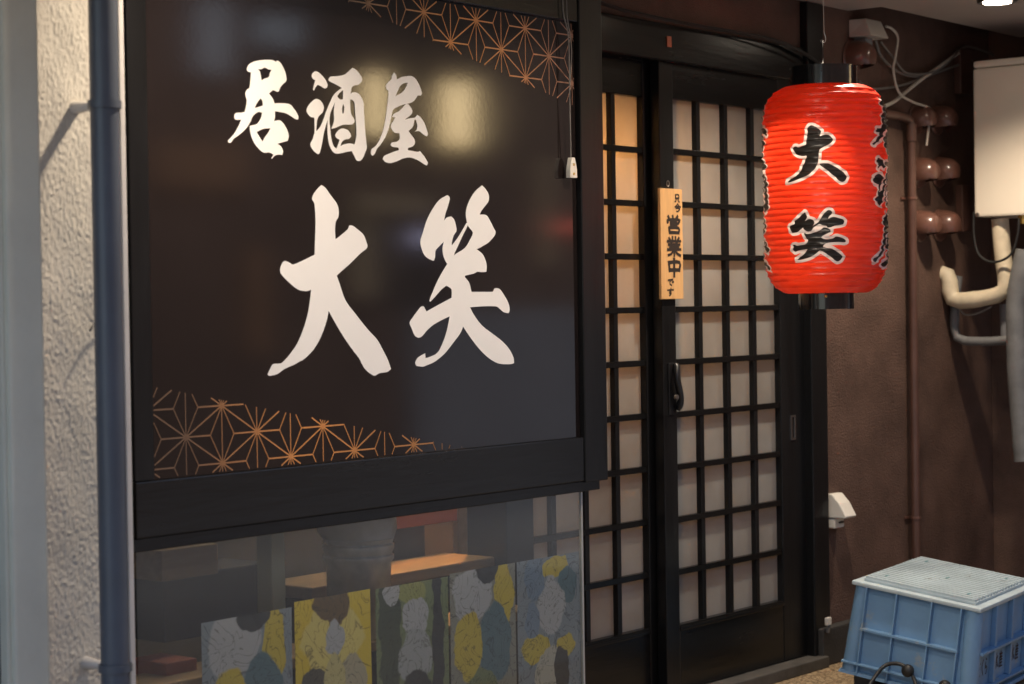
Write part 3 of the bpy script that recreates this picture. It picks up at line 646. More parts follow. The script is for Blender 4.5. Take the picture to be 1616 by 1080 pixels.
MB().tube([pz, pz.lerp(ceil_p, .12), pz.lerp(ceil_p, .13), ceil_p], .0011, 6).build('hanging_wire', 'cable_white', LN)

# ================================================================ door-wall fittings
def curve_on_wall(name, pts, r, m, label, cat, Y=YD - .012, n=8, group=None, ax=1):
    P = smoothpts([on(ax, p[2] if len(p) > 2 else Y, p[0], p[1]) for p in pts], 6)
    o = MB().tube(P, r, n).build(name, m, smooth=True); tag(o, label, cat, group); return o
# vent hoods
def hood(px, py, rp_, label):
    c = on(1, YD, px, py); t = (c - CAM).dot(VV); r = rp_ * 1.34 * t / F
    H = thing('vent_hood', label, 'vent hood', (c.x, YD, c.z), 'brown vent hoods on the render')
    MB().lathe([(0, 0), (r * 1.02, 0), (r * 1.06, .004), (r * 1.0, .01), (r * .9, .012), (0, .0125)], 28, (c.x, YD, c.z), 'Y').build('flange', 'brown_enamel', H, smooth=True)
    vs, fs = [], []; nu, nv = 20, 40; dep = r * 1.35
    for shell, k in ((1., 0), (.92, 1)):
        o_ = len(vs)
        for i in range(nu + 1):
            ph = math.pi / 2 * i / nu
            for j in range(nv):
                a_ = 2 * math.pi * j / nv
                x = r * shell * math.cos(ph) ** .6 * math.cos(a_); z = r * shell * math.cos(ph) ** .6 * math.sin(a_); y = -dep * shell * math.sin(ph)
                vs.append((c.x + x, YD - .008 + y, c.z + z))
        for i in range(nu):
            for j in range(nv):
                q = (o_ + i * nv + j, o_ + i * nv + (j + 1) % nv, o_ + (i + 1) * nv + (j + 1) % nv, o_ + (i + 1) * nv + j)
                mz = sum(vs[u][2] for u in q) / 4 - c.z; my = sum(vs[u][1] for u in q) / 4 - YD
                if mz > -.62 * r + .12 * (-my): fs.append(q if k == 0 else q[::-1])
    me_ = MB().add(vs, fs).build('cowl', 'brown_enamel', H, smooth=True)
    return H
for i, (px, py, rp_, lb) in enumerate([(1354, 92, 20, 'large brown vent hood above the red lantern'), (1455, 190, 17, 'brown vent hood beside the pipe elbow, top of its column'), (1488, 190, 17, 'brown vent hood of the top pair, away from the brown pipe'),
        (1459, 273, 17.5, 'brown vent hood beside the brown pipe, middle row'), (1491, 272, 17.5, 'brown vent hood of the middle pair, nearer the heater'), (1461, 357, 18, 'brown vent hood beside the brown pipe, bottom row'), (1492, 356, 18, 'brown vent hood of the bottom pair, above the cream pipe end')]):
    hood(px - 11, py, rp_, lb)
# brown drain pipe with elbow and clamps
BP = thing('drain_pipe', 'thin brown drain pipe with elbow running down the brown wall', 'pipe', on(1, YD - .03, 1447, 930))
Yp = YD - .03
el = [on(1, Yp, 1395, 180), on(1, Yp, 1420, 184), on(1, Yp, 1431, 188)]
top = on(1, Yp, 1438, 215); bot = on(1, Yp, 1447, 930); bot = Vector((top.x, Yp, .0))
pts = smoothpts([el[0], el[1], Vector((top.x - .02, Yp, el[2].z)), Vector((top.x - .004, Yp, el[2].z - .018)), Vector((top.x, Yp, top.z)), Vector((top.x, Yp, top.z - .3)), bot], 6)
MB().tube(pts, .0155, 14).build('pipe', 'brown_pipe', BP, smooth=True)
MB().tube([Vector((el[0].x, YD, el[0].z)), Vector((el[0].x, Yp, el[0].z)), el[1]], .0155, 14).build('pipe_entry', 'brown_pipe', BP, smooth=True)
for py in (313, 818):
    zc_ = on(1, Yp, 1440, py).z; mb = MB(); mb.lathe([(.0155, -.004), (.0185, -.004), (.0185, .004), (.0155, .004)], 16, (top.x, Yp, zc_)); mb.box(top.x - .032, top.x + .032, YD - .006, YD - .001, zc_ - .004, zc_ + .004)
    mb.build('clamp', 'brown_enamel', BP)
for py in (210,):
    zc_ = on(1, Yp, 1440, py).z; MB().lathe([(.0155, -.03), (.0195, -.03), (.0195, .03), (.0155, .03)], 16, (top.x, Yp, zc_)).build('coupling', 'brown_pipe', BP, smooth=True)
# fused isolator box up by the soffit
JB = thing('junction_box', 'old beige electrical box with cables fixed up under the soffit', 'electrical box', on(1, YD, 1385, 60))
p0 = on(1, YD - .07, 1368, 28); p1 = on(1, YD - .07, 1397, 62)
mb = MB(); vs = [(p0.x, YD, p0.z), (p1.x, YD, p0.z), (p1.x, YD, p1.z), (p0.x, YD, p1.z), (p0.x + .01, YD - .06, p0.z), (p1.x - .01, YD - .06, p0.z), (p1.x + .0, YD - .085, p1.z), (p0.x, YD - .085, p1.z)]
mb.add(vs, [(0, 1, 2, 3), (4, 5, 6, 7), (0, 1, 5, 4), (1, 2, 6, 5), (2, 3, 7, 6), (3, 0, 4, 7)]).build('cover', 'cable_white', JB, bevel=.004)
q = on(1, YD - .05, 1373, 72); bx('cable_gland', q.x - .03, q.x + .02, YD - .05, YD - .004, q.z - .025, q.z + .025, 'tape_grey', JB, .004)
# cables
curve_on_wall('cable', [(1398, 42), (1408, 46), (1417, 60), (1413, 90), (1410, 112), (1418, 145), (1438, 160), (1465, 170), (1468, 178), (1465, 205), (1462, 230)], .0045, 'cable_white', 'cream cable dropping from the electrical box past the top vent hoods', 'cable', Y=YD - .05)
curve_on_wall('cable', [(1382, 64), (1388, 84), (1400, 100), (1420, 115), (1450, 121), (1475, 112), (1500, 92), (1515, 78), (1530, 74), (1560, 84), (1575, 92)], .005, 'cable_grey', 'grey cable looping from the electrical box to the water heater top', 'cable', Y=YD - .02)
curve_on_wall('cable', [(1390, 66), (1410, 92), (1430, 115), (1465, 116), (1490, 104), (1512, 82)], .004, 'cable_grey', 'slack grey cable hanging close above the loop to the heater', 'cable', Y=YD - .035)
curve_on_wall('cable', [(1355, 128), (1372, 140), (1400, 139), (1430, 133), (1460, 122), (1500, 107), (1534, 96)], .0045, 'cable_grey', 'grey cable crossing the wall from behind the lantern to the heater', 'cable', Y=YD - .02)
curve_on_wall('cable', [(1396, 168), (1412, 160), (1428, 147), (1455, 125), (1490, 100), (1512, 84)], .0065, 'cable_white', 'thick cream cable rising from the pipe elbow toward the heater', 'cable', Y=YD - .03)
curve_on_wall('cable', [(935, 0), (990, 18), (1060, 33), (1113, 43), (1180, 55), (1230, 66), (1268, 84), (1310, 110), (1340, 122)], .006, 'cable_black', 'black cable stapled along the top of the door lintel', 'cable', Y=YD - .035)
curve_on_wall('cable', [(925, -12), (960, 8), (1010, 24), (1080, 38), (1140, 46), (1200, 58), (1262, 80), (1290, 96)], .003, 'cable_black', 'thin black wire lying over the lintel cable', 'cable', Y=YD - .055)
q = on(1, YD - .016, 1056, 66); o = MB().box(q.x - .011, q.x + .011, YD - .0175, YD - .0142, q.z - .016, q.z + .016).build('paper_tag', 'orange_tag', bevel=.001, loc=tuple(q)); tag(o, 'tiny torn orange paper tag stuck on the door lintel', 'tag')
# rainproof outlet
a = on(1, YD, 1302, 780); b = on(1, YD, 1325, 830)
OU = thing('outlet_box', 'cream sloped rainproof outlet cover on the brown wall by the door post', 'outlet', (a.x, YD, b.z))
xA, xB = a.x + .006, a.x + .078; zA, zB = a.z, b.z; zm = zB + (zA - zB) * .36
mb = MB()
sec = [(YD, zA), (YD - .022, zA), (YD - .05, zA - .03), (YD - .075, zm), (YD - .07, zm - .006), (YD, zm - .006)]
vs = [(x, y, z) for x in (xA, xB) for y, z in sec]; n_ = len(sec)
mb.add(vs, [tuple(range(n_)), tuple(range(n_, 2 * n_))] + [(i, (i + 1) % n_, n_ + (i + 1) % n_, n_ + i) for i in range(n_)]).build('hood', 'white_plastic', OU, bevel=.004)
bx('base', xA + .004, xB - .004, YD - .03, YD - .001, zB, zm - .008, 'white_plastic', OU, .004)
bx('socket', xA + .03, xA + .06, YD - .034, YD - .029, zB + .015, zm - .02, 'black_metal', OU, .002)
q = on(1, YD - .05, 1306, 985)
CL = thing('cable_clip', 'small white clip on the top edge of the dark skirting', 'clip', (q.x, YD - .05, q.z - .02))
bx('clip_body', q.x - .012, q.x + .014, YD - .058, YD - .0455, q.z - .004, q.z + .022, 'white_plastic', CL, .003)
bx('clip_tail', q.x - .004, q.x + .008, YD - .055, YD - .0455, q.z - .03, q.z - .0045, 'cable_grey', CL, .002)

# ---- water heater on the side wall with its pipework
XH = 6.65
h0 = on(0, XH, 1536.5, 220); zt_h = on(0, XH, 1540, 96.5).z; zb_h = on(0, XH, 1540, 342.8).z
WH = thing('water_heater', 'cream enamelled wall-hung water heater box with rounded corners on the side wall', 'water heater', (XH + .12, h0.y - .18, zb_h))
yh0, yh1 = h0.y - .37, h0.y
bx('casing', XH, XH + .25, yh0, yh1, zb_h, zt_h - .028, 'cream_enamel', WH, .008)
bx('top_cap', XH + .0, XH + .25, yh0, yh1, zt_h - .0265, zt_h, 'cream_enamel', WH, .01)
bx('bracket', XH + .252, XR - .001, yh0 + .05, yh1 - .05, zb_h + .02, zb_h + .08, 'brown_pipe', WH)
bx('bracket', XH + .252, XR - .001, yh0 + .05, yh1 - .05, zt_h - .1, zt_h - .04, 'brown_pipe', WH)
MB().lathe([(0, .003), (.008, .002), (.008, -.002), (0, -.002)], 12, (XH - .001, yh1 - .012, zb_h + .008), 'X').build('screw', 'steel', WH)
q = on(0, XH + .03, 1615, 344); MB().lathe([(0, 0), (.018, 0), (.018, -.03), (0, -.03)], 16, (q.x, q.y, zb_h)).build('drain_plug', 'brass', WH, smooth=True)
# brown boards beside the heater
for (xa_, ya_, xb2, yb2, lb) in ((1519, 292, 1535, 366, 'short brown wooden batten below and beside the water heater'), (1516, 76, 1534, 150, 'short brown wooden batten near the top corner of the water heater')):
    a = on(1, YD - .03, xa_, ya_); b = on(1, YD - .03, xb2, yb2)
    o = MB().box(a.x, b.x, YD - .03, YD - .001, b.z, a.z).build('batten', 'brown_pipe', bevel=.003, loc=(a.x, YD, b.z)); tag(o, lb, 'batten')
# insulated cream pipe
XI = XH + .06
def pipe_x(name, pts, r, m, label, n=14, rough_=True, X=XI):
    P = [on(0, p[2] if len(p) > 2 else X, p[0], p[1]) for p in pts]; Q = [P[0]]
    for i in range(1, len(P) - 1):
        a, b, c = P[i - 1], P[i], P[i + 1]; k = min(.045, (a - b).length * .4, (c - b).length * .4)
        p_, q_ = b + (a - b).normalized() * k, b + (c - b).normalized() * k
        Q += [p_, p_ * .25 + b * .5 + q_ * .25, q_]
    Q.append(P[-1]); S = []
    for a, b in zip(Q[:-1], Q[1:]):
        m_ = max(1, int((b - a).length / .02))
        S += [a.lerp(b, i / m_) for i in range(m_)]
    S.append(Q[-1])
    rs = [r * (1 + (.07 * noise.noise(Vector(p) * 30) if rough_ else 0)) for p in S]
    o = MB().tube(S, rs, n).build(name, m, smooth=True); tag(o, label, 'pipe'); return o
pipe_x('insulated_pipe', [(1578, 346), (1582, 400), (1591, 462), (1545, 473), (1500, 476), (1498, 432), (1469, 434)], .031, 'tape_cream', 'cream taped insulated pipe bending under the water heater to the wall')
pipe_x('grey_pipe', [(1512, 436), (1507, 480), (1506, 537), (1550, 540), (1606, 536)], .017, 'tape_grey', 'thin grey wrapped pipe elbowing below the cream insulated pipe', X=XI + .04)
pipe_x('grey_pipe', [(1586, 480), (1588, 536)], .02, 'grey_pvc', 'short upright dark grey pipe hidden behind the cream pipe', rough_=False, X=XI + .055)
pipe_x('lagged_pipe', [(1618, 395), (1602, 480), (1606, 600), (1616, 728)], .036, 'tape_grey', 'thick grey lagged pipe hanging past the heater pipes with a blunt end', X=XI - .02)
curve_on_wall('wire', [(1537, 335), (1537, 370), (1545, 402), (1568, 414), (1595, 402), (1606, 370), (1608, 345)], .0045, 'cable_black', 'black wire loop hanging under the water heater', 'wire', Y=XH + .01, ax=0)
curve_on_wall('wire', [(1513, 486), (1524, 497), (1545, 494), (1565, 484)], .004, 'cable_grey', 'thin grey wire sagging under the cream insulated pipe', 'wire', Y=XI, ax=0)

# ================================================================ blue crate
CY, T1, T2 = .062, .137, -.036; CL_, CW, CH = .41, .455, .29
CR = thing('plastic_crate', 'upturned blue ribbed plastic crate with pale grooved top', 'crate', (5.446, 2.672, .004))
CR.rotation_euler = (Matrix.Rotation(CY, 3, 'Z') @ Matrix.Rotation(T1, 3, 'X') @ Matrix.Rotation(T2, 3, 'Y')).to_euler()
def cbox(name, x0_, x1_, y0_, y1_, z0_, z1_, m, bevel=.002):
    o = MB().box(x0_, x1_, y0_, y1_, z0_, z1_).build(name, m, None, bevel=bevel); o.parent = CR; return o
fl = .014; ins = .012
def taper(z): return fl * (1 - z / CH)
mb = MB(); z_a, z_b = .0, CH - .012
def ringp(z, inset): t = taper(z) - inset; return [(-t, -t, z), (CW + t, -t, z), (CW + t, CL_ + t, z), (-t, CL_ + t, z)]
mb.add(ringp(.004, ins) + ringp(z_b, ins), [(0, 1, 5, 4), (1, 2, 6, 5), (2, 3, 7, 6), (3, 0, 4, 7), (0, 1, 2, 3)]); o = mb.build('shell', 'crate_blue', None, bevel=.012); o.parent = CR
cbox('lid_rim', -.006, CW + .006, -.006, CL_ + .006, CH - .013, CH, 'crate_lid', .004)
cbox('lid_plate', .022, CW - .022, .022, CL_ - .022, CH, CH + .009, 'crate_lid', .002)
ng = 18
for i in range(ng):
    x = .03 + (CW - .06) * i / (ng - 1)
    cbox('lid_rib', x - .0062, x + .0062, .026, CL_ - .026, CH + .008, CH + .0165, 'crate_lid', 0)
# side ribs: left face (x = 0) and front face (y = 0)
def rib_left(y, wd, z0_, z1_):
    mb = MB(); vs = []
    for z in (z0_, z1_):
        t = taper(z); vs += [(-t - .006, y - wd, z), (-t + ins, y - wd, z), (-t + ins, y + wd, z), (-t - .006, y + wd, z)]
    mb.add(vs, [(0, 1, 2, 3), (4, 5, 6, 7), (0, 1, 5, 4), (1, 2, 6, 5), (2, 3, 7, 6), (3, 0, 4, 7)]); o = mb.build('rib', 'crate_blue', None, bevel=.0012); o.parent = CR
def rib_front(x, wd, z0_, z1_):
    mb = MB(); vs = []
    for z in (z0_, z1_):
        t = taper(z); vs += [(x - wd, -t - .004, z), (x + wd, -t - .004, z), (x + wd, -t + ins, z), (x - wd, -t + ins, z)]
    mb.add(vs, [(0, 1, 2, 3), (4, 5, 6, 7), (0, 1, 5, 4), (1, 2, 6, 5), (2, 3, 7, 6), (3, 0, 4, 7)]); o = mb.build('rib', 'crate_blue', None, bevel=.0012); o.parent = CR
for y in (.055, .15, .265, .365): rib_left(y, .0025, .002, CH - .013)
for x in (.135, .265, .395): rib_front(x, .008, .04, CH - .013)
for z, hh in ((.147, .004), (.036, .003)):
    t = taper(z); cbox('rib', -t - .008, -t + ins, .05 if z > .1 else -.01, .37 if z > .1 else CL_ + .01, z - hh, z + hh, 'crate_blue', .0012)
    cbox('rib', .02, CW - .01, -t - .011, -t + ins, z - hh, z + hh, 'crate_blue', .0012)
t = taper(0); mb = MB(); mb.add([(-t - .004, -t - .004, 0), (CW + t + .004, -t - .004, 0), (CW + t + .004, CL_ + t + .004, 0), (-t - .004, CL_ + t + .004, 0), (-t, -t, .01), (CW + t, -t, .01), (CW + t, CL_ + t, .01), (-t, CL_ + t, .01)], [(0, 1, 2, 3), (4, 5, 6, 7), (0, 1, 5, 4), (1, 2, 6, 5), (2, 3, 7, 6), (3, 0, 4, 7)])
o = mb.build('base_flange', 'crate_blue', None, bevel=.002); o.parent = CR
for k in range(4):   # round corner columns
    x_, y_ = ((0, 0), (CW, 0), (CW, CL_), (0, CL_))[k]; mb = MB()
    sx = 1 if x_ == 0 else -1; sy = 1 if y_ == 0 else -1
    mb.tube([(x_ - sx * taper(.005) + sx * .026, y_ - sy * taper(.005) + sy * .026, .005), (x_ + sx * .026, y_ + sy * .026, CH - .013)], .028, 16); o = mb.build('corner_post', 'crate_blue', None, smooth=True); o.parent = CR
# moulded lid marks and painted writing on the front face
for (x_, y_) in ((.08, .07), (.08, .34), (.375, .07), (.375, .34), (.22, .2)):
    cbox('lid_mark', x_ - .012, x_ + .012, y_ - .003, y_ + .003, CH + .0166, CH + .0174, 'brown_enamel' if False else 'sage_teal' if 'sage_teal' in MATS else mat('sage_teal', (.1, .25, .27), .5).name, 0)
ST['sa'] = [[(.1, .7), (.9, .8)], [(.4, 1.), (.75, .45)], [(.2, .3), (.25, .08), (.75, .02)]]
ST['ku'] = [[(.7, 1.), (.25, .5), (.75, .0)]]
ST['ra'] = [[(.35, 1.), (.65, .88)], [(.3, .75), (.25, .35), (.6, .5), (.85, .3), (.6, .03), (.3, .02)]]
ST['sui'] = [[(.5, 1.), (.5, .05), (.36, .12)], [(.08, .7), (.4, .7), (.08, .15)], [(.85, .8), (.55, .55)], [(.55, .6), (.95, .1)]]
ST['san'] = [[(.5, 1.), (.5, .85)], [(.1, .84), (.9, .84)], [(.3, .8), (.35, .65)], [(.7, .8), (.62, .65)], [(.1, .62), (.9, .62)], [(.15, .62), (.05, .0)], [(.35, .45), (.9, .45)], [(.3, .25), (.85, .25)], [(.2, .03), (.95, .03)], [(.58, .55), (.58, .03)]]
def crl(x, y, off):
    z = y; t_ = taper(z) - ins; return (x, -t_ - .0012 - off, z)
def wr(u, v): return u
wb = []
for key, xx in (('sa', .04), ('ku', .066), ('ra', .092), ('sui', .17), ('san', .205), ('sui', .30), ('san', .335)):
    wb.append((key, ((xx, .118), (xx + (.027 if xx > .12 else .02), .07)), .0045))
n0 = set(bpy.data.objects)
strokes(wb, crl, .00006, 'letter', 'ink_black', None)
for o in set(bpy.data.objects) - n0: o.parent = CR
CRM = Matrix.Translation(CR.location) @ CR.rotation_euler.to_matrix().to_4x4()
# chock that holds up the wall end of the crate, hose on the ground
zz = (CRM @ Vector((.2, CL_ - .02, 0))).z
p = CRM @ Vector((.2, CL_ - .03, 0))
o = MB().box(p.x - .13, p.x + .13, p.y - .03, p.y + .03, 0, zz - .006).build('timber_chock', 'sill_stone', bevel=.003, loc=(p.x, p.y, 0)); tag(o, 'dark timber chock under the wall end of the blue crate', 'chock')
def crp(x, y, z): return CRM @ Vector((x, y, z))
pts = [crp(-.16, .28, .0), crp(-.1, .27, .03), crp(-.045, .262, .062), crp(-.035, .225, .075), crp(-.035, .19, .066), crp(-.04, .165, .04)]
pts[0].z = .012
pts += [crp(-.07, .13, .012), crp(-.05, .09, .03), crp(-.04, .07, .045), crp(-.045, .05, .028), crp(-.09, .0, .0)]
for q in pts: q.z = max(q.z, .01)
o = MB().tube(smoothpts(pts, 6), .006, 10).build('black_hose', 'cable_black', smooth=True); tag(o, 'black rubber hose looped against the foot of the blue crate', 'hose')
for k, (yy, zz_) in enumerate(((.19, .062), (.068, .042))):
    c = crp(-.038, yy, zz_); 
    o = MB().lathe([(0, .014), (.012, .013), (.019, .006), (.02, 0), (.019, -.006), (.012, -.013), (0, -.014)], 16, c, 'X').build('rubber_cap', 'cable_black', smooth=True, loc=tuple(c)); tag(o, ('black rubber knob on the crate side inside the hose loop', 'black rubber knob on the crate side past the hose loop')[k], 'rubber knob')

# ================================================================ shop window under the sign
def lamp_disp(x, y, z):
    t = thing('pendant_lamp', 'small warm pendant lamp inside the display recess under the sign', 'lamp', (x, y, z))
    MB().lathe([(.015, .07), (.03, .06), (.07, 0), (.066, 0), (.026, .056), (.01, .066)], 20, (x, y, z)).build('lamp_shade', 'far_tan', t, smooth=True)
    MB().tube([(x, y, z + .06), (x, y, ZH0)], .004, 6).build('flex', 'cable_black', t)
    ld = bpy.data.lights.new('bulb', 'POINT'); ld.energy = 7; ld.color = (1, .86, .66); ld.shadow_soft_size = .03
    o = bpy.data.objects.new('bulb', ld); COL.objects.link(o); o.parent = t; o.location = (0, 0, .02)
WD = thing('display_window', 'dim shop display recess with worn wooden ledge under the sign board', 'display window', (3.2, YD + .1, 0))
zl_ = on(1, 3.48, 640, 893).z
bx('back_wall', 2.3, XL0 - .004, YD + .27, YD + .3, 0, ZH0, 'inner_grey', WD)
lamp_disp(3.75, YD + .1, 1.5)
XLG = on(1, YD + .02, 492, 915).x
bx('ledge', XLG, XL0 - .003, YD + .02, YD + .2, zl_ - .03, zl_, 'ledge_wood', WD, .004)
bx('ledge_front', XLG, XL0 - .003, YD + .03, YD + .19, .0, zl_ - .032, 'black_wood_flat', WD)
bx('end_wall', 2.28, 2.3, YD - .05, YD + .46, 0, ZH0, 'inner_grey', WD)
bx('low_shelf', 1.6, XL0 - .06, YS + .07, YD - .035, .40, .425, 'ledge_wood', WD, .004)
def win_box(name, px0_, py0_, px1_2, py1_, Y, dep, m, label, cat):
    a = on(1, Y, px0_, py0_); b = on(1, Y, px1_2, py1_)
    o = MB().box(a.x, b.x, Y, Y + dep, b.z, a.z).build(name, m, bevel=.003, loc=((a.x + b.x) / 2, Y, b.z)); tag(o, label, cat); return o
win_box('orange_board', 560, 778, 722, 822, YD + .22, .03, 'orange_board', 'faded orange board standing behind the metal bucket', 'board')
win_box('leaning_board', 722, 778, 762, 905, YD + .235, .02, 'galvanised', 'plain grey panel leaning beside the orange board', 'panel')
win_box('narrow_post', 428, 820, 452, 990, YS + .12, .05, 'sage_paint', 'narrow pale green post standing left of the metal bucket', 'post')
win_box('cardboard_box', 255, 870, 345, 905, YD - .02, .12, 'ledge_wood', 'flat brown cardboard box in the dim recess', 'box')
mat('navy_plastic', (.03, .035, .05), .5)
win_box('storage_tub', 258, 912, 425, 985, YD + .0, .15, 'navy_plastic', 'dark navy storage tub low in the dim recess', 'tub')
win_box('red_mat_roll', 262, 1048, 312, 1090, YS + .14, .12, 'red_mat', 'folded dark red mat beside the poster edge', 'mat')
# bucket
YBk = YD - .10
c = on(1, YBk, 567, 955); t = (c - CAM).dot(VV); s = t / F
BK = thing('metal_bucket', 'grey metal bucket with ringed rim and crumpled sack on the shelf', 'bucket', (c.x, YBk, .425))
rb_ = 55 * s; hb = on(1, YBk, 567, 868).z
MB().lathe([(0, .426), (rb_ * .9, .426), (rb_ * .93, hb - .03), (rb_ * 1.02, hb - .02), (rb_ * 1.02, hb - .012), (rb_ * .96, hb - .008), (rb_ * 1.03, hb + .004), (rb_ * 1.03, hb + .014), (rb_ * .97, hb + .018), (rb_ * 1.04, hb + .03), (rb_ * .98, hb + .03), (rb_ * .9, hb - .02), (0, hb - .03)], 40, (c.x, YBk, 0)).build('pail', 'galvanised', BK, smooth=True)
vs = []; fs = []; nn = 28
for i, (r, z) in enumerate(((.8, -.02), (.95, .02), (1.08, .05), (1.15, .085), (1.0, .1), (.6, .09))):
    for k in range(nn):
        a_ = 2 * math.pi * k / nn; w2 = 1 + .14 * noise.noise(Vector((math.cos(a_) * 2.5, math.sin(a_) * 2.5, i * .8)))
        vs.append((c.x + rb_ * r * w2 * math.cos(a_), YBk + rb_ * r * w2 * math.sin(a_), hb + z + .012 * noise.noise(Vector((a_ * 2, i, 3)))))
for i in range(5):
    for k in range(nn): fs.append((i * nn + k, i * nn + (k + 1) % nn, (i + 1) * nn + (k + 1) % nn, (i + 1) * nn + k))
MB().add(vs, fs).build('paper_sack', 'paper_sack', BK, smooth=True)

# clear sheet with posters
xs1 = on(1, YS + .02, 917.5, 930).x
AC = thing('clear_sheet', 'clear acrylic sheet hung below the sign board in front of the display', 'acrylic sheet', (3.0, YS + .02, .05))
bx('sheet', xo0 + .02, xs1, YS + .0185, YS + .0225, .02, zo0 - .031, 'clear_acrylic', AC)
bx('edge_trim', xs1 + .0005, xs1 + .006, YS + .0165, YS + .0245, .02, zo0 - .031, 'clear_tape', AC)
def poster_mat(name, base, blobs, seed):
    """plain abstract print: layered rounded colour fields with thin dark lines; blobs = (x, depth below top, rx, rz, colour) in metres"""
    m = bpy.data.materials.new(name); m.use_nodes = True; MATS[name] = m; n = m.node_tree.nodes; l = m.node_tree.links; b = n['Principled BSDF']
    tc = n.new('ShaderNodeTexCoord'); of = n.new('ShaderNodeVectorMath'); of.inputs[1].default_value = (seed * 3.1, seed * 1.7, seed * 2.3); l.new(tc.outputs['Object'], of.inputs[0])
    nz = n.new('ShaderNodeTexNoise'); nz.inputs['Scale'].default_value = 16; nz.inputs['Detail'].default_value = 3; l.new(of.outputs[0], nz.inputs['Vector'])
    sb = n.new('ShaderNodeVectorMath'); sb.operation = 'SUBTRACT'; sb.inputs[1].default_value = (.5, .5, .5); l.new(nz.outputs['Color'], sb.inputs[0])
    sc = n.new('ShaderNodeVectorMath'); sc.operation = 'SCALE'; sc.inputs['Scale'].default_value = .05; l.new(sb.outputs[0], sc.inputs[0])
    wp = n.new('ShaderNodeVectorMath'); l.new(tc.outputs['Object'], wp.inputs[0]); l.new(sc.outputs[0], wp.inputs[1])
    cur = None
    for (x, dz, rx, rz, col) in blobs:
        mp = n.new('ShaderNodeMapping'); mp.vector_type = 'TEXTURE'; mp.inputs['Location'].default_value = (x, 0, .46 - dz); mp.inputs['Scale'].default_value = (rx, 1, rz); l.new(wp.outputs[0], mp.inputs[0])
        ln = n.new('ShaderNodeVectorMath'); ln.operation = 'LENGTH'; l.new(mp.outputs[0], ln.inputs[0])
        r = n.new('ShaderNodeMapRange'); r.inputs[1].default_value = .96; r.inputs[2].default_value = 1.04; l.new(ln.outputs['Value'], r.inputs[0])
        mx = n.new('ShaderNodeMix'); mx.data_type = 'RGBA'; l.new(r.outputs[0], mx.inputs[0]); mx.inputs[6].default_value = (*col, 1)
        if cur is None: mx.inputs[7].default_value = (*base, 1)
        else: l.new(cur, mx.inputs[7])
        cur = mx.outputs[2]
    n2 = n.new('ShaderNodeTexNoise'); n2.inputs['Scale'].default_value = 13; n2.inputs['Detail'].default_value = 5; n2.inputs['Distortion'].default_value = 1.; l.new(of.outputs[0], n2.inputs['Vector'])
    mu = n.new('ShaderNodeMath'); mu.operation = 'MULTIPLY'; mu.inputs[1].default_value = 8; l.new(n2.outputs['Fac'], mu.inputs[0])
    fr = n.new('ShaderNodeMath'); fr.operation = 'PINGPONG'; fr.inputs[1].default_value = .5; l.new(mu.outputs[0], fr.inputs[0])
    r2 = n.new('ShaderNodeMapRange'); r2.inputs[2].default_value = .09; r2.inputs[3].default_value = .35; r2.inputs[4].default_value = 1.; l.new(fr.outputs[0], r2.inputs[0])
    m3 = n.new('ShaderNodeMix'); m3.data_type = 'RGBA'; m3.blend_type = 'MULTIPLY'; m3.inputs[0].default_value = 1; l.new(cur, m3.inputs[6]); l.new(r2.outputs[0], m3.inputs[7])
    l.new(m3.outputs[2], b.inputs['Base Color']); b.inputs['Roughness'].default_value = .45
YE, WH_, BL_, GN, DK, SL_, TE = (.66, .52, .06), (.5, .51, .52), (.2, .28, .38), (.2, .25, .12), (.04, .045, .05), (.27, .32, .36), (.11, .2, .24)
mixd = [(-.04, .06, .075, .07, WH_), (.08, .07, .035, .09, YE), (.02, .0, .05, .04, DK), (.045, .19, .06, .1, TE), (-.055, .19, .055, .085, YE), (-.01, .31, .06, .06, GN), (.03, .36, .07, .05, YE)]
PR = [(SL_, mixd), ((.8, .6, .04), [(0, .1, .1, .08, (.82, .68, .2)), (0, .02, .06, .045, (.16, .1, .04)), (0, .1, .03, .045, WH_), (-.06, .2, .05, .05, (.1, .09, .07)), (.06, .2, .045, .06, (.5, .45, .3)), (0, .19, .035, .05, (.66, .58, .25)), (0, .33, .1, .06, (.6, .42, .04))]),
      (GN, [(-.08, .1, .04, .2, (.07, .09, .06)), (.0, .02, .05, .03, (.36, .38, .12)), (.01, .08, .045, .05, WH_), (.01, .18, .06, .07, (.42, .44, .44)), (.01, .29, .07, .075, DK), (-.07, .015, .03, .03, WH_), (.09, .15, .02, .2, DK)]),
      ((.3, .3, .25), mixd), (SL_, [(-.06, .05, .04, .06, BL_), (.03, .03, .06, .03, YE), (.08, .08, .035, .05, TE), (.01, .13, .055, .075, WH_), (-.07, .16, .035, .05, BL_), (-.06, .23, .06, .035, YE), (.07, .24, .04, .03, YE), (0, .3, .06, .065, (.55, .53, .44)), (.05, .3, .03, .06, DK)])]
PO = [(318, 461, 976, 'poster of grey, yellow and teal patches beside the dark frame edge'),
      (465, 585, 945, 'mostly bright yellow poster behind the clear sheet'),
      (593, 707, 925, 'grey-green poster with a pale middle behind the clear sheet'),
      (710, 813, 902, 'poster of yellow and teal patches between two greyer posters'),
      (816, 915, 884, 'pale blue-grey poster at the free edge of the clear sheet')]
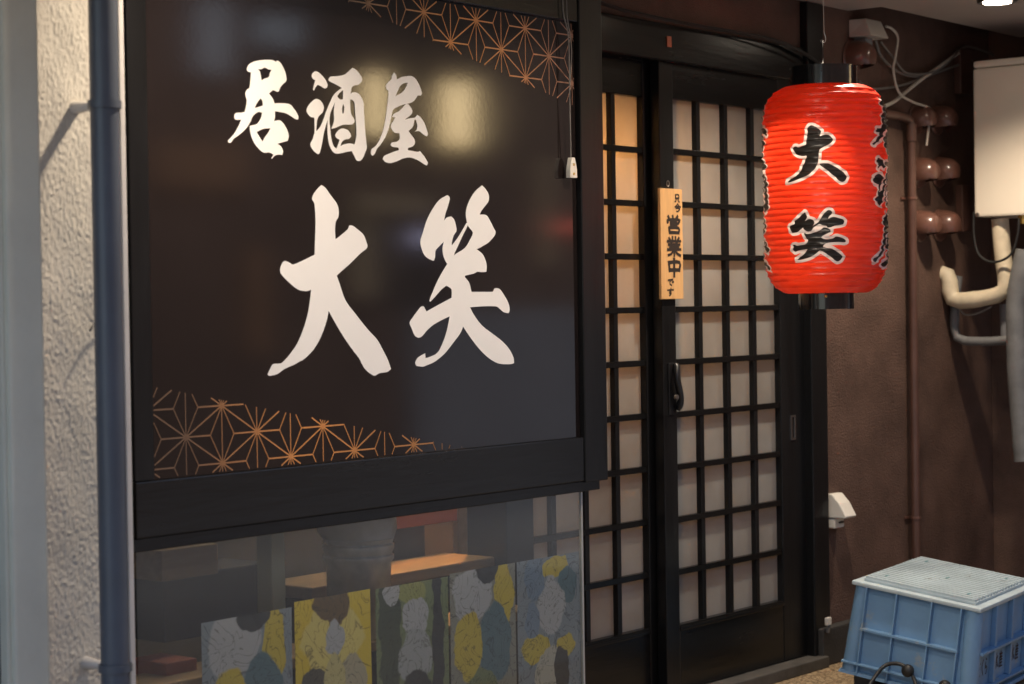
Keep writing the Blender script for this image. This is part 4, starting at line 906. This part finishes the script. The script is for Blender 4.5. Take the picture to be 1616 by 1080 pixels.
for i, (pa, pb, py, lb) in enumerate(PO):
    Y = YS + .024; a = on(1, Y, pa, py); b = on(1, Y, pb, py - 10); zt2 = (a.z + b.z) / 2
    poster_mat('poster_print_%d' % i, PR[i][0], PR[i][1], i + 1)
    # sheet of paper, very slightly buckled
    mb = MB(); nx, nz_ = 6, 8; W_ = b.x - a.x; vs = []; fs = []
    for jj in range(nz_ + 1):
        for ii in range(nx + 1):
            vs.append((a.x + W_ * ii / nx, Y + .0015 + .0014 * noise.noise(Vector((ii * .6 + i * 9, jj * .5, 1))), zt2 - .46 * jj / nz_))
    for jj in range(nz_):
        for ii in range(nx): fs.append((jj * (nx + 1) + ii, jj * (nx + 1) + ii + 1, (jj + 1) * (nx + 1) + ii + 1, (jj + 1) * (nx + 1) + ii))
    o = mb.add(vs, fs).build('poster', 'poster_print_%d' % i, smooth=True, loc=((a.x + b.x) / 2, Y, zt2 - .46)); tag(o, lb, 'poster', 'posters on the clear sheet')

# ================================================================ neighbour's pillar and pipe
YN = 2.95
NP = thing('stucco_pillar', 'rough cream stucco pillar with mint painted edge beside the sign board', 'pillar', (on(1, YN, 110, 900).x, YN, 0))
xq = [on(1, YN, p, 540).x for p in (66, 199)]
nx, nz_ = 90, 560; vs = []; fs = []; zt2 = 2.2
for j in range(nz_ + 1):
    for i in range(nx + 1):
        x = xq[0] + (xq[1] - .008 - xq[0]) * i / nx; z = zt2 * j / nz_
        d_ = .0018 * noise.noise(Vector((x * 135, z * 165, 0))) + .0014 * noise.noise(Vector((x * 280, z * 330, 5))) + .002 * noise.noise(Vector((x * 20, z * 14, 9)))
        vs.append((x, YN - max(-.0015, d_), z))
for j in range(nz_):
    for i in range(nx): a = j * (nx + 1) + i; fs.append((a, a + 1, a + nx + 2, a + nx + 1))
o = MB().add(vs, fs).build('stucco_face', 'cream_stucco', NP, smooth=True)
bx('core', xq[0] - .2, xq[1] - .009, YN + .006, YD + .3, 0, 2.2, 'grey_side', NP)
bx('corner_bead', xq[1] - .008, xq[1] + .004, YN - .006, YN + .2, 0, 2.2, 'bead_white', NP, .002)
xm0, xm1 = on(1, YN - .03, 14, 540).x, on(1, YN - .03, 70, 540).x
bx('painted_edge', xm0, xm1, YN - .03, YN + .005, 0, 2.2, 'mint_paint', NP, .006)
bx('painted_edge', xm0 - .008, xm0 + .012, YN - .02, YN + .004, 0, 2.2, 'mint_paint', NP, .004)
bx('grey_return', xm0 - .6, xm0 - .009, YN + .05, YN + .1, 0, 2.2, 'grey_side', NP)
PO_ = .085
DP = thing('downpipe', 'slate blue painted downpipe with chipped paint on the stucco pillar', 'pipe', (on(1, YN - PO_, 172, 900).x, YN - PO_, 0))
xc_ = on(1, YN - PO_, 171.5, 500).x
MB().tube([(xc_, YN - PO_, 0), (xc_, YN - PO_, 1.0), (xc_, YN - PO_, 2.2)], .0265, 28).build('pipe', 'slate_pipe', DP, smooth=True)
for py in (166, 1056):
    z = on(1, YN - PO_, 170, py).z; mb = MB(); mb.lathe([(.0285, -.007), (.031, -.007), (.031, .007), (.0285, .007)], 24, (xc_, YN - PO_, z)); mb.build('clamp_band', 'slate_pipe', DP, smooth=True)
    MB().tube([(xc_, YN - PO_ + .025, z), (xc_, YN - .03, z), (xc_, YN + .002, z)], [.009, .009, .013], 10).build('clamp_stud', 'bead_white', DP, smooth=True)
q = on(1, YN - .01, 142, 512)
o = MB().tube(smoothpts([q + Vector((.03, 0, .002)), q + Vector((.01, -.006, .004)), q + Vector((-.004, -.012, -.004)), q + Vector((-.012, -.014, -.012))], 4), .002, 6).build('wire_stub', 'cable_black'); tag(o, 'short bent black wire sticking out behind the downpipe', 'wire')

# ================================================================ the other side of the lane (behind the viewer, seen in the gloss)
YO = -2.0
OB = thing('facing_building', 'dim brown shop front across the lane mirrored in the glossy sign', 'building', (8, YO, 0))
bx('wall', -6, 24, YO - .3, YO, 0, 3.4, 'far_brown', OB)
def opp(px, py):     # where the mirror ray of a sign pixel meets the facade
    d = ray(px, py); t = (YS - CAM.y) / d.y; p = CAM + d * t; d = Vector((d.x, -d.y, d.z)); s = (YO - p.y) / d.y; return p + d * s
def oppbox(name, pa, pb, dep, m):
    a = opp(*pa); b = opp(*pb); return bx(name, min(a.x, b.x), max(a.x, b.x), YO + .001, YO + dep, min(a.z, b.z), max(a.z, b.z), m, OB)
oppbox('pale_pillar', (298, 0), (352, 120), .08, 'far_pale'); oppbox('lit_sign', (392, 22), (468, 78), .06, 'far_pale')
oppbox('orange_panel', (238, 222), (385, 300), .05, 'far_orange'); oppbox('doorway', (590, 348), (700, 480), .02, 'dark_concrete'); oppbox('tan_panel', (845, 250), (865, 420), .05, 'far_tan'); oppbox('orange_panel', (385, 390), (420, 560), .04, 'far_orange')  # first panel's orange colour stands in for a warm glow
oppbox('shutter', (640, 490), (1000, 700), .05, 'far_grey')
oppbox('awning', (540, 308), (665, 338), .12, 'far_tan')
oppbox('tan_panel', (545, 335), (585, 470), .06, 'far_tan')
oppbox('lit_strip', (645, 366), (690, 384), .03, 'sign_lilac'); oppbox('lit_strip', (868, 352), (925, 364), .03, 'lantern_red')  # glowing boxes standing for a bluish lit sign and a red lantern
oppbox('wall_lamp', (698, 128), (740, 232), .05, 'lamp_warm'); oppbox('wall_lamp', (574, 116), (606, 214), .04, 'lamp_warm')
# room lamp behind the frosted panes
RLp = thing('room_lamp', 'warm pendant lamp glowing inside behind the frosted panes', 'lamp', (4.66, 3.9, 1.85))
MB().lathe([(.02, .12), (.05, .1), (.13, 0), (.125, 0), (.045, .095), (.015, .115)], 24, (4.66, 3.9, 1.85)).build('lamp_shade', 'far_tan', RLp, smooth=True)
ld = bpy.data.lights.new('bulb', 'POINT'); ld.energy = 50; ld.color = (1, .46, .14); ld.shadow_soft_size = .05
o = bpy.data.objects.new('bulb', ld); COL.objects.link(o); o.parent = RLp; o.location = (0, 0, .03)
